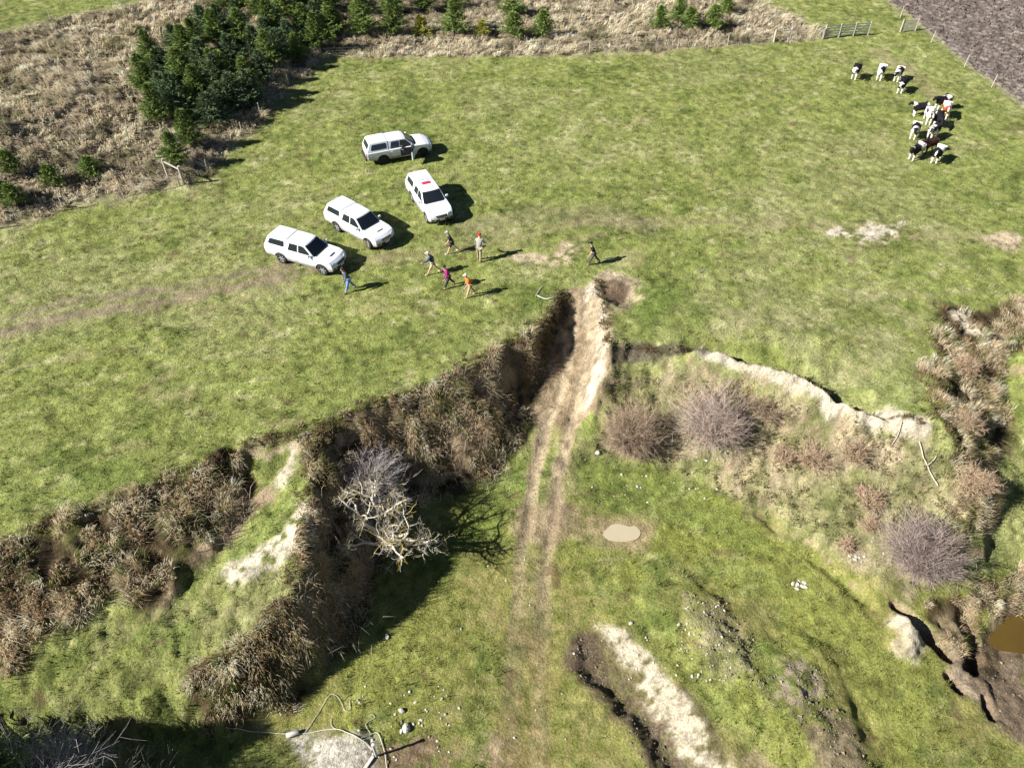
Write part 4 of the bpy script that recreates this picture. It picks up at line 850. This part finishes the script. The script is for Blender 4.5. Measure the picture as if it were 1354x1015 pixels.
    if cap == 'cap': bm = bmesh.new(); bmesh.ops.create_uvsphere(bm, u_segments=12, v_segments=6, radius=1, matrix=Matrix.Translation(hd+np.array([.10, 0, .065])) @ Matrix.Diagonal((.085, .075, .012, 1))); bm_obj('cap_peak', bm, mat('headwear', head, .85), root, True)
    if hair is not None: bm = bmesh.new(); bmesh.ops.create_uvsphere(bm, u_segments=12, v_segments=8, radius=1, matrix=Matrix.Translation(hd+np.array([-.05, 0, -.01])) @ Matrix.Diagonal((.065, .085, .085, 1))); bm_obj('hair', bm, mat('hair', hair, .8), root, True)
    s = hh/1.72; root.scale = (s, s, s); root.location.z += .0
    return root
R_ = math.radians
person('person in black top and dark shorts with pale cap and white shoes', (598, 334), R_(200), srgb(34,34,42), srgb(30,30,36), (.6,.6,.58), srgb(150,150,160), .9, (.5, -.3), True, True, cap='cap', hh=1.75)
person('person in grey hooded top and khaki trousers wearing a red beanie', (634, 345), R_(80), srgb(132,140,142), srgb(150,138,110), srgb(70,60,50), srgb(215,20,40), .35, (.5, .5), cap='beanie', hh=1.9)
person('person in dark blue long sleeves, shorts and white cap, one arm stretched out', (573, 362), R_(195), srgb(44,62,92), srgb(186,168,140), srgb(190,170,150), srgb(200,195,185), 1.0, (1.0, -.8), True, cap='cap', hh=1.75)
person('person in a magenta top with dark sleeves and dark trousers', (594, 380), R_(210), srgb(150,30,110), srgb(40,40,50), srgb(60,45,40), srgb(40,38,42), .85, (.3, -.3), cap='hat')
person('person in a bright orange shirt and tan trousers with a pale cap', (622, 392), R_(205), srgb(250,110,20), srgb(170,145,105), srgb(170,150,125), srgb(196,186,165), .7, (.4, -.2), bare_arms=True, cap='cap')
person('person in black shirt, black cap and grey trousers, alone near the ramp', (784, 349.5), R_(190), srgb(28,28,32), srgb(72,68,66), srgb(80,72,66), srgb(24,24,28), .9, (.3, -.3), bare_arms=True, cap='cap')
person('person in grey hooded jacket and blue jeans beside the nose of a parked ute', (463, 384.5), R_(215), srgb(74,84,98), srgb(100,130,175), srgb(120,90,70), srgb(60,50,46), .75, (.3, -.2), hh=1.85)
# ------------------------------------------------------------------ cattle
M_COW = mat_tint('hide', .75, noise=.08, nscale=14); M_HOOF = mat('hoof', (.05, .04, .035), .7); M_TAILW = mat('tail_tuft', (.5, .48, .44), .9)
BL, WH, RB, DB = srgb(30,28,30)*.9, srgb(236,230,218)*.82, srgb(160,84,46)*.8, srgb(58,38,32)*.8
def cow(label, foot, head_deg, dark, white_amt, seed, turn=0, head_up=0, white_legs=True, face='dark', s=.98):
    rng = np.random.default_rng(seed); q = spot(*foot); root = empty('heifer', q, R_(head_deg)); tag(root, label, 'cow', 'young cattle gathered at the right of the paddock')
    V, E, R = [], [], []; t = turn; up = head_up
    nk = np.array([.74, .10*t, 1.10+up*.5]); po = nk+[.24*math.cos(t*.6), .24*math.sin(t*.6), .06+up*.6]; mz = po+np.array([.26*math.cos(t*.9), .26*math.sin(t*.9), -.20])
    chain(V, E, R, [(-.15,0,.86), (.25,0,.84), (.50,0,.92), nk, po, po+(mz-po)*.55, mz], [(.36,.33), (.35,.33), (.27,.29), (.16,.19), (.13,.12), .105, .09])
    chain(V, E, R, [(-.48,0,.92), (-.72,0,.98)], [(.34,.31), (.25,.22)], 0)
    w8 = [(.43+rng.uniform(-.1,.1)), (.43+rng.uniform(-.1,.1))]
    for k, sd in enumerate((1, -1)):
        fx = rng.uniform(-.10, .12); hx = rng.uniform(-.10, .12)
        chain(V, E, R, [(.44, sd*.15, .68), (.45+fx*.5, sd*.16, .40), (.44+fx, sd*.155, .10), (.48+fx, sd*.155, .04)], [.125, .07, .05, .06], 2)
        chain(V, E, R, [(-.55, sd*.17, .68), (-.74+hx*.6, sd*.165, .42), (-.68+hx, sd*.16, .10), (-.64+hx, sd*.16, .04)], [.155, .075, .052, .06], 8)
    b = skinned('body', V, E, R, M_COW, root, 2); me = b.data; n = len(me.vertices); co = np.empty(n*3, np.float32); me.vertices.foreach_get('co', co); co = co.reshape(-1, 3)
    ns = fbm(co[:, 0]+seed*3.7+co[:, 2]*.5, co[:, 1]*.8+co[:, 2]*1.1-seed, .55, 2, seed)
    isw = ns > (1-2*white_amt)*.75
    if white_legs: isw |= co[:, 2] < .50
    hd = co[:, 0] > .86
    if face == 'dark': isw[hd] = False
    if face == 'white': isw[hd] = True
    if face == 'blaze': isw[hd] = np.abs(co[hd, 1]-mz[1]*.7) < .045
    C = np.where(isw[:, None], WH, dark); C = np.where((co[:, 2] < .05)[:, None], np.array([.05,.045,.04]), C)
    a = me.color_attributes.new('tint', 'FLOAT_COLOR', 'POINT'); c4 = np.ones((n, 4), np.float32); c4[:, :3] = C; a.data.foreach_set('color', c4.ravel())
    P = [(-.86,0,1.06), (-.95,.0,.9), (-.97,.01,.62), (-.96,.02,.45)]; Vt, Ft, Ct = tubes([np.array(P)], [np.array([.03, .02, .018, .045])], [dark if face != 'white' else WH], 6); link_mesh('tail', np_mesh('tail', Vt, Ft, Ct, True), M_COW, root)
    for sd in (1, -1):
        d = np.array([-math.sin(t*.8), math.cos(t*.8), 0])*sd; bm = bmesh.new()
        bmesh.ops.create_uvsphere(bm, u_segments=8, v_segments=6, radius=1, matrix=Matrix.Translation(po+d*.15+np.array([0, 0, .02])) @ Matrix.Rotation(math.atan2(d[1], d[0]), 4, 'Z') @ Matrix.Diagonal((.085, .025, .045, 1))); o = bm_obj('ear', bm, M_COW, root, True)
        a = o.data.color_attributes.new('tint', 'FLOAT_COLOR', 'POINT'); k = len(o.data.vertices); a.data.foreach_set('color', np.tile(np.array([*(WH if face == 'white' else dark), 1], np.float32), k))
        bm = bmesh.new(); bmesh.ops.create_icosphere(bm, subdivisions=1, radius=.016, matrix=Matrix.Translation(po+(mz-po)*.4+d*.085+np.array([0, 0, .02]))); bm_obj('eye', bm, M_TRIM, root, True)
    root.scale = (s*rng.uniform(.97, 1.03),)*3; return root
cow('black heifer with a white face and white legs, leftmost of the herd near the gate', (1129,104), -118, BL, .12, 3, -.1, .05, True, 'white')
cow('plain white heifer, second from the left in the upper row', (1162,105), -118, BL, .98, 4, -.2, -.15, True, 'white')
cow('white heifer with a dark patched face, third in the upper row', (1185,107), -122, BL, .86, 5, -.3, -.15, True, 'dark')
cow('black heifer with a white face at the right end of the upper row', (1190,122), -122, BL, .12, 6, -.1, -.05, True, 'white')
cow('black heifer with a white belt seen side on, facing left', (1214,154), -178, BL, .30, 17, 0, .05, True, 'dark')
cow('mostly white heifer with dark muzzle in the middle of the lower bunch', (1225,163), -105, DB, .82, 8, 0, 0, True, 'blaze')
cow('black heifer at the upper right of the lower bunch, behind the red one', (1243,145), -160, BL, .14, 9, 0, 0, True, 'dark')
cow('red brown and white heifer, rightmost in the lower bunch', (1247,155), -112, RB, .45, 10, 0, 0, True, 'blaze')
cow('black heifer with a small white flank mark, between the white and the red one', (1238,167), -105, BL, .14, 11, .1, -.2, False, 'dark')
cow('small white heifer with black head and shoulder at the left of the bunch', (1206,183), -118, BL, .62, 12, 0, 0, True, 'dark')
cow('black heifer with white belt and pale face, directly below the mostly white one', (1230,184), -135, BL, .26, 13, 0, 0, True, 'blaze')
cow('black and white heifer at the lower left corner of the herd', (1208,210), -140, BL, .25, 14, 0, 0, True, 'dark')
cow('dark brown heifer between two black and white ones at the bottom of the herd', (1225,203), -150, DB, .05, 15, 0, .1, False, 'dark')
cow('black heifer with white blaze, lowest of the whole herd', (1236,214), -128, BL, .26, 16, 0, 0, True, 'blaze')
# ------------------------------------------------------------------ fences and gates
M_POST = mat('weathered_post', srgb(190,180,162)*.75, .9, noise=.15); M_WIRE = mat('fence_wire', (.3, .3, .3), .5, .6); M_GALV = mat('galvanised_pipe', srgb(170,172,168)*.7, .5, .4)
def fence(pts, label, h=1.15, posts=None, every=4.0, dense=False, wires=4, group=None):
    P = [spot(*p) for p in pts]; root = empty('wire_fence', P[0]); tag(root, label, 'fence', group); o0 = P[0]
    pos = []
    for a, b in zip(P[:-1], P[1:]):
        n = max(1, int(round(np.linalg.norm((b-a)[:2])/every)))
        for k in range(n): p = a+(b-a)*k/n; pos.append(p)
    pos.append(P[-1]); me = None
    for k, p in enumerate(pos):
        z = float(gz(p[0], p[1])[0])
        if me is None:
            bm = bmesh.new(); rod(bm, (0, 0, -.2), (0, 0, h), .05, .04, 7); o = bm_obj('post', bm, M_POST, root); me = o.data
        else: o = bpy.data.objects.new('post', me); COL.objects.link(o); o.parent = root
        o.location = (p[0]-o0[0], p[1]-o0[1], z-o0[2]); o.rotation_euler = (random.uniform(-.05, .05), random.uniform(-.05, .05), random.random()*6)
        pos[k] = np.array([p[0], p[1], z])
    for wv in range(wires):
        zz = h*(.2+.72*wv/max(1, wires-1)); Q = np.array([q-o0+[0, 0, zz] for q in pos]); V_, F_, C_ = tubes([Q], [np.full(len(Q), .006)], [np.ones(3)], 4); link_mesh('wire', np_mesh('wire', V_, F_), M_WIRE, root)
fence([(-60,318),(0,303),(85,278),(165,262),(238,246),(275,228),(321,178),(345,152),(382,113),(424,78)], 'post and wire fence along the left planting and round its pine corner', every=9, h=1.0)
fence([(424,78),(510,75),(595,74),(680,73),(779,70),(896,65),(962,60),(1023,55),(1087,52)], 'post and wire fence running along the top of the paddock to the long gate', every=7.5, h=1.0)
fence([(-60,62),(70,32),(160,12),(250,-22)], 'far post and wire fence at the top left corner behind the straw grass', every=9)
fence([(1100,-62),(1152,-4),(1190,24)], 'short fence line beside the ploughed field above the small gate', every=6)
fence([(1210,41),(1231,57),(1275,89),(1311,116),(1356,152),(1420,200)], 'post and wire fence between the paddock and the ploughed field', every=6)
def gate(a, b, label, h, panels, wood=False):
    A, B = spot(*a), spot(*b); L = float(np.linalg.norm((B-A)[:2])); root = empty('field_gate', A, math.atan2(B[1]-A[1], B[0]-A[0])); tag(root, label, 'gate'); m = M_POST if wood else M_GALV; dz = (B[2]-A[2])
    w_ = L/panels
    for k in range(panels):
        bm = bmesh.new(); x0, x1 = k*w_+.06, (k+1)*w_-.06; z0 = dz*k/panels
        for z in np.linspace(.18, h, 5): box(bm, ((x0+x1)/2, 0, z+z0), (x1-x0, .06, .13 if wood else .09))
        for x in (x0, x1): box(bm, (x, .0, (h+.18)/2+z0), (.07, .075, h-.10))
        d = math.atan2(h-.2, (x1-x0)/1); rod(bm, (x0, .04, .2+z0), (x1, .04, h+z0), .03)
        bm_obj('gate_panel', bm, m, root)
    for k in range(panels+1):
        bm = bmesh.new(); rod(bm, (k*w_, 0, -.3), (k*w_, 0, h+.12), .075, .07, 8); bm_obj('post', bm, M_POST, root)
gate((1089,51), (1147,47), 'long grey railed gate at the end of the top fence, in three sections', 1.15, 3)
gate((1190,43), (1210,41), 'short pale wooden gate beside the ploughed field', 1.1, 1, True)
def strainer(a, b, label, h=1.2):
    A, B = spot(*a), spot(*b); root = empty('strainer_posts', A); tag(root, label, 'fence post'); d = B-A
    for p in (np.zeros(3), d): bm = bmesh.new(); rod(bm, p+np.array([0, 0, -.2]), p+np.array([0, 0, h]), .11, .10, 8); bm_obj('post', bm, M_POST, root)
    bm = bmesh.new(); rod(bm, (0, 0, h*.85), d+np.array([0, 0, h*.8]), .06, .06, 8); bm_obj('stay_rail', bm, M_POST, root)
strainer((222,232), (243,242), 'pair of pale strainer posts joined by a rail at the corner below the pines', 1.3)
strainer((1023,56), (1044,53), 'pair of strainer posts with a rail just left of the long gate')
# ------------------------------------------------------------------ things at the bottom of the hollow
M_CORD = mat('white_hose', srgb(215,210,196)*.7, .6)
def hose(name, pts, r, label, cat, m=M_CORD, lift=.03, res=6):
    P = np.array([spot(*p) for p in pts]); t = np.linspace(0, len(P)-1, (len(P)-1)*res+1); Q = []
    for s in t:                                    # Catmull-Rom
        i = min(int(s), len(P)-2); f = s-i; p0, p1, p2, p3 = P[max(i-1, 0)], P[i], P[i+1], P[min(i+2, len(P)-1)]
        Q.append(.5*((2*p1)+(-p0+p2)*f+(2*p0-5*p1+4*p2-p3)*f*f+(-p0+3*p1-3*p2+p3)*f**3))
    Q = np.array(Q); Q[:, 2] = np.maximum(gz(Q[:, 0], Q[:, 1]), gz(Q[:, 0]+.1, Q[:, 1]))+lift+r
    V_, F_, C_ = tubes([Q], [np.full(len(Q), r)], [np.ones(3)], 6); return tag(link_mesh(name, np_mesh(name, V_, F_, smooth=True), m), label, cat)
hose('water_pipe', [(300,963),(335,968),(395,971),(440,964),(462,970),(478,978),(492,990)], .018, 'straight white pipe running from the shaded bank over the pale pad', 'pipe')
hose('white_hose', [(402,972),(416,950),(424,938),(436,920),(445,920),(452,930),(456,940),(463,939),(462,925)], .012, 'looped white hose whose open loop lies above the pale pad', 'hose')
hose('white_hose', [(438,951),(440,962),(458,968),(478,978),(490,972),(484,960),(486,955),(495,950),(494,946),(488,946)], .012, 'white hose snaking down the grass and along the right rim of the pale pad', 'hose')
hose('white_hose', [(478,977),(490,971),(500,970),(506,985),(510,1000),(512,1020)], .02, 'thin white hose end hanging down right of the white post', 'hose')
hose('fallen_rope', [(708,393),(712,386),(716,380)], .02, 'scrap of pale rope in the grass by the head of the ramp', 'rope')
hose('fallen_rope', [(710,392),(716,395),(724,397),(731,395)], .035, 'bent pale stick lying at the head of the ramp', 'stick')
M_STICK = mat('dead_wood', srgb(196,184,164)*.75, .9, noise=.15)
hose('dead_branch', [(1213,588),(1219,604),(1222,612),(1230,632),(1238,645)], .035, 'long pale dead branch lying on the slope above the purple shrub', 'branch', M_STICK, .05, 3)
hose('dead_branch', [(1225,618),(1232,612),(1236,606)], .025, 'short pale twig crossing the long dead branch', 'branch', M_STICK, .05, 3)
hose('dead_branch', [(1190,562),(1186,578),(1178,590)], .02, 'thin pale stick below the right end of the scarp', 'branch', M_STICK, .05, 3)
q = spot(388, 972); bm = bmesh.new(); lathe(bm, [(-.27,.0),(-.27,.08),(-.24,.11),(.24,.11),(.27,.08),(.27,0)], (0, 0, 0), 14); o = bm_obj('float_drum', bm, M_CORD, None, True); o.location = (q[0], q[1], q[2]+.15); o.rotation_euler = (0, 0, 1.9); tag(o, 'small white plastic float drum lying across the pipe', 'float')
q = spot(498, 1000); root = empty('white_post', q); tag(root, 'white pipe post standing at the right rim of the pale pad', 'post')
bm = bmesh.new(); rod(bm, (0, 0, -.2), (0, 0, 1.25), .055, .055, 10); bm_obj('shaft', bm, M_CORD, root); bm = bmesh.new(); rod(bm, (0, 0, 1.2502), (0, 0, 1.31), .075, .07, 10); bm_obj('post_cap', bm, M_CORD, root)
A, B = spot(494, 1001), spot(474, 1030); root = bpy.data.objects.new('plank', None); bm = bmesh.new(); dd = B-A; box(bm, (A+B)/2+np.array([0, 0, .10]), (float(np.linalg.norm(dd)), .14, .06), math.atan2(dd[1], dd[0]), -math.atan2(dd[2], np.linalg.norm(dd[:2]))); tag(bm_obj('plank', bm, M_CORD, None, bevel=.01), 'white painted board lying at the foot of the white post', 'board'); bpy.data.objects.remove(root)
# water
def water(name, pts, z, m, label, grow=1.25):
    P = [at(px, py, z) for px, py in pts]; c = sum(P)/len(P); P = [c+(p-c)*grow for p in P]; P2 = []
    n = len(P)
    for i in range(n):
        p0, p1, p2, p3 = P[i-1], P[i], P[(i+1) % n], P[(i+2) % n]
        for f in np.linspace(0, 1, 6, endpoint=False): P2.append(.5*((2*p1)+(-p0+p2)*f+(2*p0-5*p1+4*p2-p3)*f*f+(-p0+3*p1-3*p2+p3)*f**3))
    bm = bmesh.new(); bm.faces.new([bm.verts.new(p) for p in P2]); e = bmesh.ops.extrude_face_region(bm, geom=list(bm.faces)); bmesh.ops.translate(bm, verts=[v for v in e['geom'] if isinstance(v, bmesh.types.BMVert)], vec=(0, 0, -.05))
    tag(bm_obj(name, bm, m), label, kind='structure')
M_PUD = mat('silty_water', srgb(214,198,164)*.58, .12, 0, .5, .05, 1.5); M_POND = mat('pond_water', srgb(122,98,44)*.42, .06, 0, .5, .15, .6)
water('puddle', [(792,700),(802,692),(822,690),(842,693),(852,703),(846,714),(826,718),(804,716),(793,708)], PUD_Z, M_PUD, 'shallow silty puddle in the floor of the hollow', .84)
water('pond', [(1316,838),(1325,822),(1345,812),(1380,800),(1440,800),(1450,860),(1390,862),(1350,856),(1328,852)], -6.36, M_POND, 'muddy brown pond at the right edge')
# ------------------------------------------------------------------ stones
def stone_mesh(seed, flat=.6):
    rng = np.random.default_rng(seed); bm = bmesh.new(); bmesh.ops.create_icosphere(bm, subdivisions=2, radius=1)
    off = rng.normal(0, 1, (5, 3)); off /= np.linalg.norm(off, axis=1)[:, None]
    for v in bm.verts:
        p = np.array(v.co); r = 1+rng.normal(0, .03)
        for o_ in off: k = p.dot(o_); r = min(r, .78/max(k, .01)) if k > .78 else r
        v.co = Vector(p*r*[1.15, .85, flat])
    me = bpy.data.meshes.new('stone'); bm.to_mesh(me); bm.free(); return me
M_STONE = [mat('pale_stone', srgb(222,216,200)*.62, .9, noise=.1, nscale=3), mat('grey_stone', srgb(176,170,156)*.75, .9, noise=.15, nscale=3)]
SM = []
for i in range(6): me = stone_mesh(i, .5+.08*i); me.materials.append(M_STONE[0 if i < 4 else 1]); SM.append(me)
rs = np.random.default_rng(77)
def stone(px, py, s, label, group, k=None):
    q = spot(px, py); me = SM[rs.integers(0, 6) if k is None else k]; o = bpy.data.objects.new('stone', me); COL.objects.link(o); o.location = (q[0], q[1], float(gz(q[0], q[1])[0])+s*.15); o.scale = (s, s*rs.uniform(.8, 1.1), s); o.rotation_euler = (rs.uniform(-.3, .3), rs.uniform(-.3, .3), rs.uniform(0, 6)); tag(o, label, 'stone', group)
for reg, n_, s0, s1, lb, gp in [([(768,590),(960,665)], 44, .03, .08, 'small pale stone in the green grass below the two shrubs right of the ramp', 'pale stones right of the ramp'),
    ([(893,795),(968,905)], 60, .03, .075, 'small pale stone scattered on the grassy rubble mound', 'stones on the grassy rubble mound'), ([(460,905),(600,1005)], 46, .03, .08, 'small pale stone in the grass around the pale pad', 'stones around the pale pad'),
    ([(560,720),(760,980)], 22, .03, .07, 'lone pale stone in the moss green floor beside the wheel ruts', 'stones by the wheel ruts'), ([(1080,640),(1180,760)], 20, .03, .06, 'small pale stone on the slope left of the purple shrub', 'stones on the slope'), ([(790,830),(870,900)], 16, .03, .07, 'pale stone at the top end of the dug clay strip', 'stones on the dug clay strip')]:
    for i in range(n_): stone(rs.uniform(reg[0][0], reg[1][0]), rs.uniform(reg[0][1], reg[1][1]), rs.uniform(s0, s1)*(1.4 if rs.random() < .12 else 1), lb, gp)
for i in range(11): stone(1057+rs.normal(0, 5), 772+rs.normal(0, 4), rs.uniform(.07, .14), 'pale stone heaped in the small pile on the green floor', 'pile of pale stones', rs.integers(0, 4))
for i in range(7): stone(1133+rs.normal(0, 7), 740+rs.normal(0, 4), rs.uniform(.05, .11), 'pale stone dropped at the foot of the purple shrub', 'stones at the foot of the purple shrub')
stone(537, 963, .22, 'largest block shaped stone, lying above right of the white post', None, 3); stone(531, 940, .15, 'grey stone just above the largest block shaped stone', None, 5); stone(790, 598, .17, 'biggest white stone in the grass right of the ramp ruts', None, 1)
stone(834, 824, .12, 'white stone at the tip of the dug clay strip', None, 2); stone(512, 842, .14, 'pale stone on open grass right of the shaded bank', None, 0)
for px, py, r in [(1195,839,1)]: pass
